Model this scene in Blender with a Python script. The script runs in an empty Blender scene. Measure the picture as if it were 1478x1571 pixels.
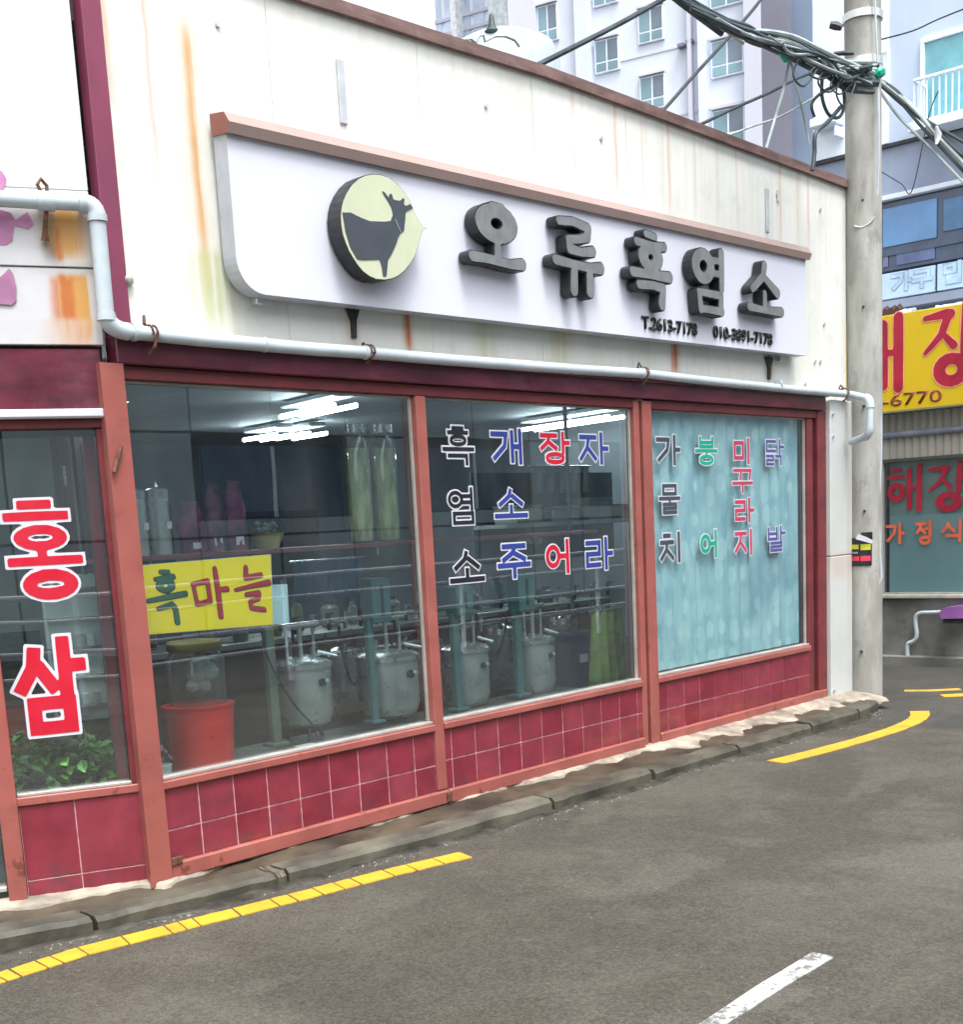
import bpy, bmesh, math, random
import numpy as np
from mathutils import Vector, Matrix
from mathutils.geometry import tessellate_polygon
random.seed(7)
rad = math.radians
scn = bpy.context.scene
COL = scn.collection

# ------------------------------------------------------------------ camera
F, PX, PY = 1950.15, 750.82, 1147.76
YAW, PITCH, ROLL = -0.8272069, -0.1719788, -0.0516654
CP = Vector((-3.2683, -5.2479, 1.5977))
RM = Matrix.Rotation(YAW, 3, 'Z') @ Matrix.Rotation(math.pi/2+PITCH, 3, 'X') @ Matrix.Rotation(ROLL, 3, 'Z')
cd = bpy.data.cameras.new('camera'); cam = bpy.data.objects.new('camera', cd); COL.objects.link(cam)
cam.matrix_world = Matrix.Translation(CP) @ RM.to_4x4()
cd.sensor_fit = 'HORIZONTAL'; cd.sensor_width = 36; cd.lens = F*36/1478
cd.shift_x = (739-PX)/1478; cd.shift_y = (PY-785.5)/1478
cd.clip_end = 500; cd.clip_start = 0.05
scn.camera = cam
scn.view_settings.view_transform = 'Standard'; scn.view_settings.look = 'None'
scn.view_settings.gamma = 1; scn.view_settings.use_curve_mapping = False
scn.view_settings.exposure = 0.82

# ------------------------------------------------------------------ world + sun
wd = bpy.data.worlds.new('World'); scn.world = wd; wd.use_nodes = True
wn = wd.node_tree.nodes; wl = wd.node_tree.links
bg = wn['Background']; bg.inputs['Strength'].default_value = 0.14
SEL, SROT = rad(66), rad(200)
sky = wn.new('ShaderNodeTexSky'); sky.sky_type = 'NISHITA'; sky.sun_disc = False
sky.sun_elevation = SEL; sky.sun_rotation = SROT; sky.dust_density = 4.0; sky.ozone_density = 1.2
bw = wn.new('ShaderNodeRGBToBW'); mx = wn.new('ShaderNodeMix'); mx.data_type = 'RGBA'
tint = wn.new('ShaderNodeMix'); tint.data_type = 'RGBA'; tint.blend_type = 'MULTIPLY'
tint.inputs['Factor'].default_value = 1; tint.inputs['B'].default_value = (2.55, 2.58, 2.62, 1)
wl.new(sky.outputs[0], bw.inputs[0]); wl.new(bw.outputs[0], tint.inputs['A'])
mx.inputs['Factor'].default_value = 0.8                      # overcast: most of the blue is gone
wl.new(sky.outputs[0], mx.inputs['A']); wl.new(tint.outputs['Result'], mx.inputs['B'])
wl.new(mx.outputs['Result'], bg.inputs['Color'])
sd = bpy.data.lights.new('sun', 'SUN'); sd.energy = 1.35; sd.angle = rad(14); sd.color = (1, 0.97, 0.93)
sun = bpy.data.objects.new('sun', sd); COL.objects.link(sun)
# travels from the street side (SSW) down on to the facade
sdir = Vector((math.sin(SROT)*math.cos(SEL), math.cos(SROT)*math.cos(SEL), math.sin(SEL)))
sun.rotation_euler = sdir.to_track_quat('Z', 'Y').to_euler()
sun.location = (0, -10, 20)

# ------------------------------------------------------------------ measuring helpers
def ray(x, y): return RM @ Vector(((x-PX)/F, -(y-PY)/F, -1))
def at(x, y, n, d):
    n = Vector(n); r = ray(x, y); return CP + r*((d-n.dot(CP))/n.dot(r))
def fy(x, y, Y=0.0): return at(x, y, (0, 1, 0), Y)
def fx(x, y, X): return at(x, y, (1, 0, 0), X)
def fz(x, y, Z): return at(x, y, (0, 0, 1), Z)

# ------------------------------------------------------------------ materials
MATS = {}
def _n(nt, t, **k):
    n = nt.nodes.new(t)
    for a, b in k.items(): setattr(n, a, b)
    return n
def coords(nt, scale=(1, 1, 1), kind='Object'):
    tc = _n(nt, 'ShaderNodeTexCoord'); mp = _n(nt, 'ShaderNodeMapping'); mp.inputs['Scale'].default_value = scale
    nt.links.new(tc.outputs[kind], mp.inputs['Vector']); return mp.outputs['Vector']
def noise(nt, vec, scale, detail=4, rough=.55):
    n = _n(nt, 'ShaderNodeTexNoise'); n.inputs['Scale'].default_value = scale; n.inputs['Detail'].default_value = detail
    n.inputs['Roughness'].default_value = rough; nt.links.new(vec, n.inputs['Vector']); return n.outputs['Fac']
def ramp(nt, fac, a, b, lo=0.0, hi=1.0):
    m = _n(nt, 'ShaderNodeMapRange'); m.interpolation_type = 'SMOOTHSTEP'
    m.inputs['From Min'].default_value = a; m.inputs['From Max'].default_value = b
    m.inputs['To Min'].default_value = lo; m.inputs['To Max'].default_value = hi
    nt.links.new(fac, m.inputs['Value']); return m.outputs['Result']
def mixc(nt, fac, a, b):
    m = _n(nt, 'ShaderNodeMix'); m.data_type = 'RGBA'
    for s, v in (('A', a), ('B', b)):
        if isinstance(v, (tuple, list)): m.inputs[s].default_value = (*v[:3], 1)
        else: nt.links.new(v, m.inputs[s])
    if isinstance(fac, (int, float)): m.inputs['Factor'].default_value = fac
    else: nt.links.new(fac, m.inputs['Factor'])
    return m.outputs['Result']
def math_(nt, op, a, b=None, c=None):
    m = _n(nt, 'ShaderNodeMath'); m.operation = op
    for i, v in enumerate((a, b, c)):
        if v is None: continue
        if isinstance(v, (int, float)): m.inputs[i].default_value = v
        else: nt.links.new(v, m.inputs[i])
    return m.outputs[0]
def bumpn(nt, h, strength, dist=0.01, prev=None):
    b = _n(nt, 'ShaderNodeBump'); b.inputs['Strength'].default_value = strength; b.inputs['Distance'].default_value = dist
    nt.links.new(h, b.inputs['Height'])
    if prev is not None: nt.links.new(prev, b.inputs['Normal'])
    return b.outputs['Normal']
def base(name):
    m = bpy.data.materials.new(name); m.use_nodes = True; nt = m.node_tree
    return m, nt, nt.nodes['Principled BSDF']
def pm(name, col, rough=.6, metal=0.0, var=.12, sc=4, dirt=None, dirt_amt=.35, bump=.1, bsc=60, stretch=(1, 1, 1), spec=.5, coat=0, rndvar=0):
    if name in MATS: return MATS[name]
    m, nt, p = base(name)
    v = coords(nt, stretch); f = noise(nt, v, sc)
    c2 = tuple(max(0, min(1, x*(1+var*2))) for x in col); c1 = tuple(x*(1-var*2) for x in col)
    c = mixc(nt, ramp(nt, f, .25, .75), c1, c2)
    if rndvar:
        oi = _n(nt, 'ShaderNodeObjectInfo')
        hs = _n(nt, 'ShaderNodeHueSaturation'); nt.links.new(c, hs.inputs['Color'])
        nt.links.new(ramp(nt, oi.outputs['Random'], 0, 1, 1-rndvar, 1+rndvar), hs.inputs['Value'])
        nt.links.new(ramp(nt, oi.outputs['Random'], 0, 1, 1+rndvar*.4, 1-rndvar*.4), hs.inputs['Saturation'])
        c = hs.outputs['Color']
    if dirt:
        d = noise(nt, coords(nt, stretch), sc*2.3, 6, .65)
        c = mixc(nt, ramp(nt, d, .5, .75, 0, dirt_amt), c, dirt)
    nt.links.new(c, p.inputs['Base Color'])
    p.inputs['Roughness'].default_value = rough; p.inputs['Metallic'].default_value = metal
    nt.links.new(ramp(nt, noise(nt, coords(nt), sc*3), .3, .7, max(.02, rough-.08), min(1, rough+.1)), p.inputs['Roughness'])
    p.inputs['Specular IOR Level'].default_value = spec; p.inputs['Coat Weight'].default_value = coat
    if bump: nt.links.new(bumpn(nt, noise(nt, coords(nt), bsc, 3), bump, .004), p.inputs['Normal'])
    MATS[name] = m; return m

def chip(m, col, lo, hi, sc, amt, zlow=None):
    nt = m.node_tree; p = nt.nodes['Principled BSDF']; src = p.inputs['Base Color'].links[0].from_socket
    k = ramp(nt, noise(nt, coords(nt), sc, 7, .7), lo, hi, 0, amt)
    if zlow:
        tc = _n(nt, 'ShaderNodeTexCoord'); sp = _n(nt, 'ShaderNodeSeparateXYZ'); nt.links.new(tc.outputs['Object'], sp.inputs[0])
        k = math_(nt, 'MULTIPLY', k, ramp(nt, sp.outputs['Z'], zlow[0], zlow[1], 1, zlow[2]))
    nt.links.new(mixc(nt, k, src, col), p.inputs['Base Color']); return m
def siding_mat(name, col, low, streaks, ribs=True, axis_x='X'):
    """painted metal sheet: rust runs and grime given as (x, width, z_top, z_bottom, colour, amount)"""
    m, nt, p = base(name)
    tc = _n(nt, 'ShaderNodeTexCoord'); sp = _n(nt, 'ShaderNodeSeparateXYZ'); nt.links.new(tc.outputs['Object'], sp.inputs[0])
    X, Z = sp.outputs['X'], sp.outputs['Z']
    f = noise(nt, coords(nt, (7, 7, .35)), 1.6, 5)
    c = mixc(nt, ramp(nt, f, .5, .78, 0, .30), col, (.62, .54, .42))
    f2 = noise(nt, coords(nt, (26, 26, .5)), 1.2, 4)
    c = mixc(nt, ramp(nt, f2, .58, .74, 0, .3), c, (.60, .44, .32))
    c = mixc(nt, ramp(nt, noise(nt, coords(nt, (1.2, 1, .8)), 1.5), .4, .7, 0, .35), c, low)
    wob = math_(nt, 'MULTIPLY', math_(nt, 'SUBTRACT', noise(nt, coords(nt, (1, 1, 1.5)), 2.0), .5), .05)
    xx = math_(nt, 'ADD', X, wob)
    brk = ramp(nt, noise(nt, coords(nt, (16, 16, .45)), 1.5, 6, .65), .28, .55)
    for (x0, w, zt, zb, rc, amt) in streaks:
        d = math_(nt, 'DIVIDE', math_(nt, 'SUBTRACT', xx, x0), w)
        g = math_(nt, 'POWER', 2.718, math_(nt, 'MULTIPLY', math_(nt, 'MULTIPLY', d, d), -1.0))
        a = ramp(nt, Z, zt, zt-.12*(zt-zb)-.01); b = ramp(nt, Z, zb, zb+.45*(zt-zb))
        k = math_(nt, 'MULTIPLY', math_(nt, 'MULTIPLY', g, a), math_(nt, 'MULTIPLY', b, amt))
        k = math_(nt, 'MULTIPLY', k, brk)
        c = mixc(nt, k, c, rc)
    nt.links.new(c, p.inputs['Base Color']); p.inputs['Roughness'].default_value = .45
    nrm = None
    if ribs:
        w = _n(nt, 'ShaderNodeTexWave'); w.bands_direction = 'X'; w.inputs['Scale'].default_value = 3.2
        w.inputs['Distortion'].default_value = 0
        nt.links.new(tc.outputs['Object'], w.inputs['Vector'])
        nrm = bumpn(nt, w.outputs['Fac'], .25, .006)
    nrm = bumpn(nt, noise(nt, coords(nt, (3, 3, 3)), 1.5, 3), .25, .02, nrm)
    nt.links.new(nrm, p.inputs['Normal'])
    return m

def emit(name, col, st):
    m = bpy.data.materials.new(name); m.use_nodes = True; nt = m.node_tree
    nt.nodes.remove(nt.nodes['Principled BSDF']); e = _n(nt, 'ShaderNodeEmission')
    e.inputs[0].default_value = (*col, 1); e.inputs[1].default_value = st
    nt.links.new(e.outputs[0], nt.nodes['Material Output'].inputs[0]); return m

def glass_mat(name, tint, f0=.09, f1=.6, rough=.0, dust=None):
    m = bpy.data.materials.new(name); m.use_nodes = True; nt = m.node_tree
    nt.nodes.remove(nt.nodes['Principled BSDF'])
    tr = _n(nt, 'ShaderNodeBsdfTransparent'); tr.inputs[0].default_value = (*tint, 1)
    gl = _n(nt, 'ShaderNodeBsdfGlossy'); gl.inputs['Roughness'].default_value = rough
    lw = _n(nt, 'ShaderNodeLayerWeight'); lw.inputs[0].default_value = .5
    f = math_(nt, 'ADD', math_(nt, 'MULTIPLY', math_(nt, 'POWER', lw.outputs['Facing'], 3.0), f1), f0)
    ms = _n(nt, 'ShaderNodeMixShader'); nt.links.new(f, ms.inputs[0]); nt.links.new(tr.outputs[0], ms.inputs[1]); nt.links.new(gl.outputs[0], ms.inputs[2])
    # a film of dust
    df = _n(nt, 'ShaderNodeBsdfDiffuse'); df.inputs[0].default_value = (.6, .62, .6, 1)
    ms2 = _n(nt, 'ShaderNodeMixShader'); nt.links.new(ramp(nt, noise(nt, coords(nt, (2, 2, .7)), 1.4, 6), .35, .8, dust or .0, (dust or .011)*2), ms2.inputs[0])
    nt.links.new(ms.outputs[0], ms2.inputs[1]); nt.links.new(df.outputs[0], ms2.inputs[2])
    nrm = bumpn(nt, noise(nt, coords(nt), .9, 2), .05, .02); nt.links.new(nrm, gl.inputs['Normal'])
    nt.links.new(ms2.outputs[0], nt.nodes['Material Output'].inputs[0]); return m

# ------------------------------------------------------------------ mesh helpers
def BM(): return bmesh.new()
def box(b, x0, x1, y0, y1, z0, z1, bev=0.0):
    vs = [b.verts.new((x, y, z)) for x in (x0, x1) for y in (y0, y1) for z in (z0, z1)]
    q = [(0, 1, 3, 2), (4, 6, 7, 5), (0, 4, 5, 1), (2, 3, 7, 6), (0, 2, 6, 4), (1, 5, 7, 3)]
    fs = [b.faces.new([vs[i] for i in f]) for f in q]
    if bev: bmesh.ops.bevel(b, geom=list({e for f in fs for e in f.edges}), offset=bev, segments=1, affect='EDGES', profile=.5)
    return vs
def tube(b, pts, r, n=10, cap=True):
    pts = [Vector(p) for p in pts]; rings = []
    up = Vector((0, 0, 1)); prevn = None
    for i, p in enumerate(pts):
        t = (pts[min(i+1, len(pts)-1)]-pts[max(i-1, 0)]).normalized()
        if prevn is None:
            a = t.cross(up if abs(t.z) < .95 else Vector((1, 0, 0))).normalized()
        else: a = (prevn - t*prevn.dot(t)).normalized()
        prevn = a; c = t.cross(a); rr = r[i] if isinstance(r, (list, tuple)) else r
        rings.append([b.verts.new(p + (a*math.cos(k*2*math.pi/n)+c*math.sin(k*2*math.pi/n))*rr) for k in range(n)])
    for A, B_ in zip(rings, rings[1:]):
        for k in range(n): b.faces.new((A[k], A[(k+1) % n], B_[(k+1) % n], B_[k]))
    if cap and n > 2: b.faces.new(rings[0][::-1]); b.faces.new(rings[-1])
def lathe(b, prof, c=(0, 0, 0), n=24):
    c = Vector(c); rings = []
    for r, z in prof:
        rings.append([b.verts.new(c+Vector((r*math.cos(k*2*math.pi/n), r*math.sin(k*2*math.pi/n), z))) for k in range(n)])
    for A, B_ in zip(rings, rings[1:]):
        for k in range(n): b.faces.new((A[k], A[(k+1) % n], B_[(k+1) % n], B_[k]))
    if prof[0][0] > 1e-4: b.faces.new(rings[0][::-1])
    if prof[-1][0] > 1e-4: b.faces.new(rings[-1])
def prism(b, pts, vec):
    """polygon pts (3D, planar) swept along vec"""
    vec = Vector(vec); A = [b.verts.new(p) for p in pts]; B_ = [b.verts.new(Vector(p)+vec) for p in pts]
    f1 = b.faces.new(A); b.faces.new(B_[::-1])
    n = len(pts)
    for i in range(n): b.faces.new((A[i], B_[i], B_[(i+1) % n], A[(i+1) % n]))
def smooth_mesh(me, ang=40):
    me.shade_smooth() if hasattr(me, 'shade_smooth') else None
    try: me.set_sharp_from_angle(angle=rad(ang))
    except Exception: pass
ROOTM = {}
def mk(name, b, m, parent=None, world=True, label=None, kind=None, smooth=False, fix=True):
    if parent is not None and world:
        r = parent
        while r.parent: r = r.parent
        b.transform(ROOTM.get(r.name, Matrix()).inverted())
    if fix: bmesh.ops.recalc_face_normals(b, faces=b.faces)
    me = bpy.data.meshes.new(name); b.to_mesh(me); b.free()
    for x in (m if isinstance(m, (list, tuple)) else [m]): me.materials.append(x)
    if smooth: smooth_mesh(me)
    o = bpy.data.objects.new(name, me); COL.objects.link(o)
    if parent: o.parent = parent
    if label: o['label'] = label
    if kind: o['kind'] = kind
    return o
def tag(o, label, cat, group=None):
    o['label'] = label; o['category'] = cat
    if group: o['group'] = group
    return o
def thing(name, label, cat, loc=(0, 0, 0), rz=0.0, group=None):
    o = bpy.data.objects.new(name, None); COL.objects.link(o); o.empty_display_size = .1
    o.location = loc; o.rotation_euler = (0, 0, rz); tag(o, label, cat, group)
    ROOTM[o.name] = Matrix.Translation(loc) @ Matrix.Rotation(rz, 4, 'Z')
    return o
def bx(name, m, parent, x0, x1, y0, y1, z0, z1, bev=.004, **k):
    b = BM(); box(b, x0, x1, y0, y1, z0, z1, bev); return mk(name, b, m, parent, **k)
def copy_of(src, parent=None, loc=None):
    o = src.copy(); COL.objects.link(o)
    if parent: o.parent = parent
    if loc: o.location = loc
    for ch in [c for c in src.children]:
        copy_of(ch, o)
    return o

# ------------------------------------------------------------------ lettering: strokes -> distance field -> outline
def seg_d(GX, GY, a, b_, ra, rb, square):
    ax, ay = a; bx_, by = b_; dx, dy = bx_-ax, by-ay; L = math.hypot(dx, dy) + 1e-9
    ux, uy = dx/L, dy/L; px, py = GX-ax, GY-ay; t = px*ux+py*uy; s = -px*uy+py*ux
    if square:
        return np.maximum(np.maximum(-t, t-L), np.abs(s)-ra)
    tc = np.clip(t/L, 0, 1); r = ra+(rb-ra)*tc
    return np.hypot(t-tc*L, s)-r
def contour_loops(D, xs, ys, level):
    V = D-level; V = np.where(V == 0, 1e-9, V); S = V < 0; ny, nx = V.shape
    mixed = ~((S[:-1, :-1] == S[:-1, 1:]) & (S[:-1, :-1] == S[1:, :-1]) & (S[:-1, :-1] == S[1:, 1:]))
    nxt = {}; pos = {}
    def pt(key):
        if key in pos: return
        k, j, i = key
        if k == 0: a, c = V[j, i], V[j, i+1]; t = a/(a-c); pos[key] = (xs[i]+t*(xs[i+1]-xs[i]), ys[j])
        else: a, c = V[j, i], V[j+1, i]; t = a/(a-c); pos[key] = (xs[i], ys[j]+t*(ys[j+1]-ys[j]))
    for j, i in zip(*np.nonzero(mixed)):
        j = int(j); i = int(i)
        c = [bool(S[j, i]), bool(S[j, i+1]), bool(S[j+1, i+1]), bool(S[j+1, i])]
        E = [(0, j, i), (1, j, i+1), (0, j+1, i), (1, j, i)]     # bottom right top left
        ent = [];  # walk corners ccw; edge e lies between corner e and e+1
        outs = [e for e in range(4) if c[e] and not c[(e+1) % 4]]
        ins = [e for e in range(4) if not c[e] and c[(e+1) % 4]]
        for o in outs:
            # the inside run that ends at corner o started at the previous 'in' edge
            e = o
            for k in range(1, 5):
                e = (o-k) % 4
                if e in ins: break
            pt(E[o]); pt(E[e]); nxt[E[o]] = E[e]
    loops = []
    while nxt:
        s = next(iter(nxt)); lp = []; k = s
        while k in nxt:
            lp.append(pos[k]); k = nxt.pop(k)
        if len(lp) > 5: loops.append(lp)
    return loops
def simplify(lp, eps):
    out = []; n = len(lp)
    i = 0; keep = [lp[0]]
    for i in range(1, n):
        a = keep[-1]; b_ = lp[(i+1) % n]; p = lp[i]
        dx, dy = b_[0]-a[0], b_[1]-a[1]; L = math.hypot(dx, dy)+1e-12
        if abs((p[0]-a[0])*dy-(p[1]-a[1])*dx)/L > eps or math.hypot(p[0]-a[0], p[1]-a[1]) > .12: keep.append(p)
    return keep
J = {}
def jamo(ch, w):
    """strokes of a Korean letter part in the unit box"""
    T = {
     'ㄱ': [[(0, .97), (.92, .97)], [(.92, .97), (.80, .5), (.05, .0)]],
     'ㄱf': [[(0, 1), (1, 1)], [(1, 1), (1, 0)]],
     'ㄱk': [[(0, .97), (.95, .97)], [(.95, .97), (.75, 0)]],
     'ㄴ': [[(0, 1), (0, 0)], [(0, 0), (1, 0)]],
     'ㄷ': [[(0, 1), (1, 1)], [(0, 1), (0, 0)], [(0, 0), (1, 0)]],
     'ㄹ': [[(0, 1), (1, 1)], [(1, 1), (1, .5)], [(0, .5), (1, .5)], [(0, .5), (0, 0)], [(0, 0), (1, 0)]],
     'ㅁ': [[(0, 1), (1, 1)], [(0, 0), (1, 0)], [(0, 0), (0, 1)], [(1, 0), (1, 1)]],
     'ㅂ': [[(0, 1), (0, 0)], [(1, 1), (1, 0)], [(0, .5), (1, .5)], [(0, 0), (1, 0)]],
     'ㅅ': [[(.5, 1), (.42, .55), (0, .02)], [(.52, .62), (1, .02)]],
     'ㅈ': [[(.05, 1), (.95, 1)], [(.55, 1), (.42, .5), (0, 0)], [(.5, .5), (1, 0)]],
     'ㅊ': [[(.3, 1.12), (.7, 1.12)], [(.05, .8), (.95, .8)], [(.52, .8), (.42, .42), (0, 0)], [(.5, .42), (1, 0)]],
     'ㅎ': [[(.25, 1.0), (.75, 1.0)], [(0, .70), (1, .70)], ('o', .5, .16, .40, .30)],
     'ㅇ': [('o', .5, .5, .5, .5)],
     '-': [[(0, .5), (1, .5)]], '|': [[(.5, 1), (.5, 0)]],
    }
    return T[ch]
def compose(parts):
    """parts: (jamo, x0, y0, x1, y1) -> strokes in the character box"""
    out = []
    for pp in parts:
        if pp[0] == 'E': out.append(pp); continue
        jm, x0, y0, x1, y1 = pp
        for s in jamo(jm, 0):
            if isinstance(s, tuple): out.append(('o', x0+s[1]*(x1-x0), y0+s[2]*(y1-y0), s[3]*(x1-x0), s[4]*(y1-y0)))
            else: out.append([(x0+a*(x1-x0), y0+b_*(y1-y0)) for a, b_ in s])
    return out
def V_(x, y0, y1): return ('|', x-.05, y0, x+.05, y1)
def H_(y, x0, x1): return ('-', x0, y-.05, x1, y+.05)
G = {
 '흑': [('ㅎ', .2, .58, .8, .98), H_(.40, 0.02, .98), ('ㄱf', .18, .0, .76, .22)],
 '염': [('ㅇ', .08, .5, .5, .92), V_(.82, .42, 1), H_(.80, .52, .82), H_(.62, .52, .82), ('ㅁ', .22, .03, .84, .30)],
 '소': [('ㅅ', .12, .42, .88, 1), V_(.5, .08, .36), H_(.05, .0, 1)],
 '개': [('ㄱ', .0, .1, .5, .92), V_(.66, .05, .95), V_(.94, 0, 1), H_(.5, .66, .94)],
 '주': [('ㅈ', .12, .52, .88, .97), H_(.36, 0, 1), V_(.5, 0, .36)],
 '장': [('ㅈ', .02, .48, .58, .94), V_(.8, .38, 1), H_(.7, .8, 1), ('ㅇ', .22, .02, .8, .32)],
 '어': [('ㅇ', .02, .2, .52, .85), V_(.88, 0, 1), H_(.52, .58, .88)],
 '자': [('ㅈ', .0, .1, .58, .9), V_(.78, 0, 1), H_(.5, .78, 1)],
 '라': [('ㄹ', .04, .12, .52, .9), V_(.78, 0, 1), H_(.5, .78, 1)],
 '가': [('ㄱ', .0, .1, .56, .92), V_(.78, 0, 1), H_(.52, .78, 1)],
 '물': [('ㅁ', .18, .68, .82, .97), H_(.51, .0, 1), V_(.5, .36, .51), ('ㄹ', .18, .0, .82, .30)],
 '치': [('ㅊ', .0, .08, .62, .86), V_(.9, 0, 1)],
 '붕': [('ㅂ', .2, .66, .8, .98), H_(.50, .0, 1), V_(.5, .36, .5), ('ㅇ', .2, .0, .8, .30)],
 '미': [('ㅁ', .04, .2, .56, .86), V_(.9, 0, 1)],
 '꾸': [('ㄱk', .06, .56, .46, .97), ('ㄱk', .54, .56, .96, .97), H_(.38, 0, 1), V_(.5, 0, .38)],
 '지': [('ㅈ', .0, .1, .64, .9), V_(.92, 0, 1)],
 '닭': [('ㄷ', .06, .56, .54, .96), V_(.78, .42, 1), H_(.74, .78, 1), ('ㄹ', .06, .0, .42, .34), ('ㄱf', .58, .0, .86, .34)],
 '발': [('ㅂ', .06, .5, .54, .96), V_(.78, .42, 1), H_(.74, .78, 1), ('ㄹ', .2, .0, .8, .32)],
 '홍': [H_(.965, .22, .60), H_(.845, .0, .84), ('E', .46, .62, .40, .135, .19, .04), V_(.46, .38, .50), H_(.375, .0, 1), ('E', .54, .125, .42, .165, .21, .04)],
 '삼': [('ㅅ', .0, .46, .58, .97), V_(.76, .42, 1), H_(.74, .76, 1.0), ('ㅁ', .2, .03, .78, .32)],
 '구': [('ㄱf', .14, .56, .86, .97), H_(.42, 0, 1), V_(.5, 0, .42)],
 '필': [('ㅁ', .04, .56, .56, .92), V_(.86, .42, 1), ('ㄹ', .2, .0, .86, .32)],
 '정': [('ㅈ', .02, .48, .56, .92), V_(.84, .38, 1), H_(.7, .6, .84), ('ㅇ', .26, .02, .82, .32)],
 '식': [('ㅅ', .0, .44, .6, .94), V_(.86, .4, 1), ('ㄱf', .24, .0, .86, .26)],
 '해': [('ㅎ', .0, .14, .5, .92), V_(.66, .05, .95), V_(.94, 0, 1), H_(.5, .66, .94)],
 '마': [('ㅁ', .04, .2, .5, .84), V_(.74, 0, 1), H_(.52, .74, 1)],
 '늘': [('ㄴ', .2, .66, .84, .98), H_(.5, 0, 1), ('ㄹ', .2, .0, .8, .34)],
}
# brush lettering: each stroke a list of (x, y, radius)
BR = {
 '오': [[(.44, .97, .045), (.62, .96, .05)], ('o', .50, .70, .245, .20, .085), [(.50, .50, .05), (.50, .20, .06)], [(.04, .13, .065), (.3, .13, .055), (.72, .10, .055), (.95, .13, .075)]],
 '류': [[(.12, .94, .05), (.4, .97, .05), (.72, .92, .06), (.70, .80, .06), (.52, .75, .05), (.30, .72, .05), (.32, .60, .06), (.55, .58, .05), (.80, .62, .065)],
        [(.02, .42, .06), (.35, .40, .05), (.75, .39, .055), (.96, .41, .075)], [(.40, .38, .06), (.38, .05, .07)], [(.72, .38, .06), (.72, .06, .07)]],
 '흑': [[(.36, .97, .045), (.60, .95, .045)], [(.12, .84, .05), (.5, .82, .045), (.84, .84, .055)], ('o', .47, .66, .19, .125, .07), [(.0, .42, .06), (.45, .42, .05), (.96, .43, .07)],
        [(.16, .26, .055), (.5, .28, .05), (.78, .26, .06), (.74, .03, .07)]],
 '염': [('o', .33, .72, .215, .19, .08), [(.86, .98, .07), (.86, .42, .06)], [(.58, .84, .045), (.84, .85, .045)], [(.58, .64, .045), (.84, .64, .045)],
        [(.20, .30, .055), (.24, .04, .06)], [(.20, .31, .05), (.84, .30, .055), (.82, .04, .06)], [(.24, .05, .05), (.86, .05, .055)]],
 '소': [[(.46, .97, .07), (.42, .74, .065), (.10, .46, .06)], [(.46, .72, .06), (.84, .46, .085)], [(.46, .40, .055), (.46, .14, .06)], [(.0, .09, .065), (.4, .07, .05), (.97, .09, .075)]],
 '해': [[(.1, .93, .05), (.32, .93, .05)], [(.0, .76, .05), (.42, .78, .05)], ('o', .22, .42, .18, .16, .07), [(.60, .9, .07), (.61, .05, .07)], [(.9, .98, .07), (.9, .0, .07)], [(.6, .5, .04), (.9, .5, .04)]],
 '장': [[(.0, .9, .035), (.42, .93, .06), (.5, .92, .06)], [(.46, .92, .06), (.32, .66, .05), (.0, .44, .03)], [(.34, .68, .03), (.56, .5, .055)], [(.8, 1, .06), (.78, .42, .065)], [(.8, .7, .05), (1.0, .7, .05)], ('o', .52, .18, .24, .15, .075)],
 '흑s': [[(.4, .98, .035), (.6, .97, .04)], [(.25, .85, .03), (.72, .88, .045)], ('o', .5, .72, .16, .09, .045), [(.0, .46, .03), (.5, .5, .045), (1., .54, .05)], [(.25, .3, .03), (.62, .36, .05), (.70, .28, .05), (.72, .02, .055)]],
 '마s': [[(.05, .72, .04), (.12, .3, .04)], [(.02, .72, .03), (.45, .76, .05), (.48, .34, .045)], [(.1, .3, .04), (.48, .34, .045)], [(.68, 1., .05), (.72, .5, .06), (.74, .0, .055)], [(.72, .56, .04), (.98, .56, .05)]],
 '늘s': [[(.35, 1, .05), (.32, .78, .05), (.78, .82, .05)], [(.0, .54, .03), (.5, .6, .04), (1., .64, .06)], [(.3, .42, .04), (.68, .44, .05), (.66, .32, .045), (.4, .26, .045), (.42, .12, .045), (.8, .06, .05)]],
}
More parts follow.
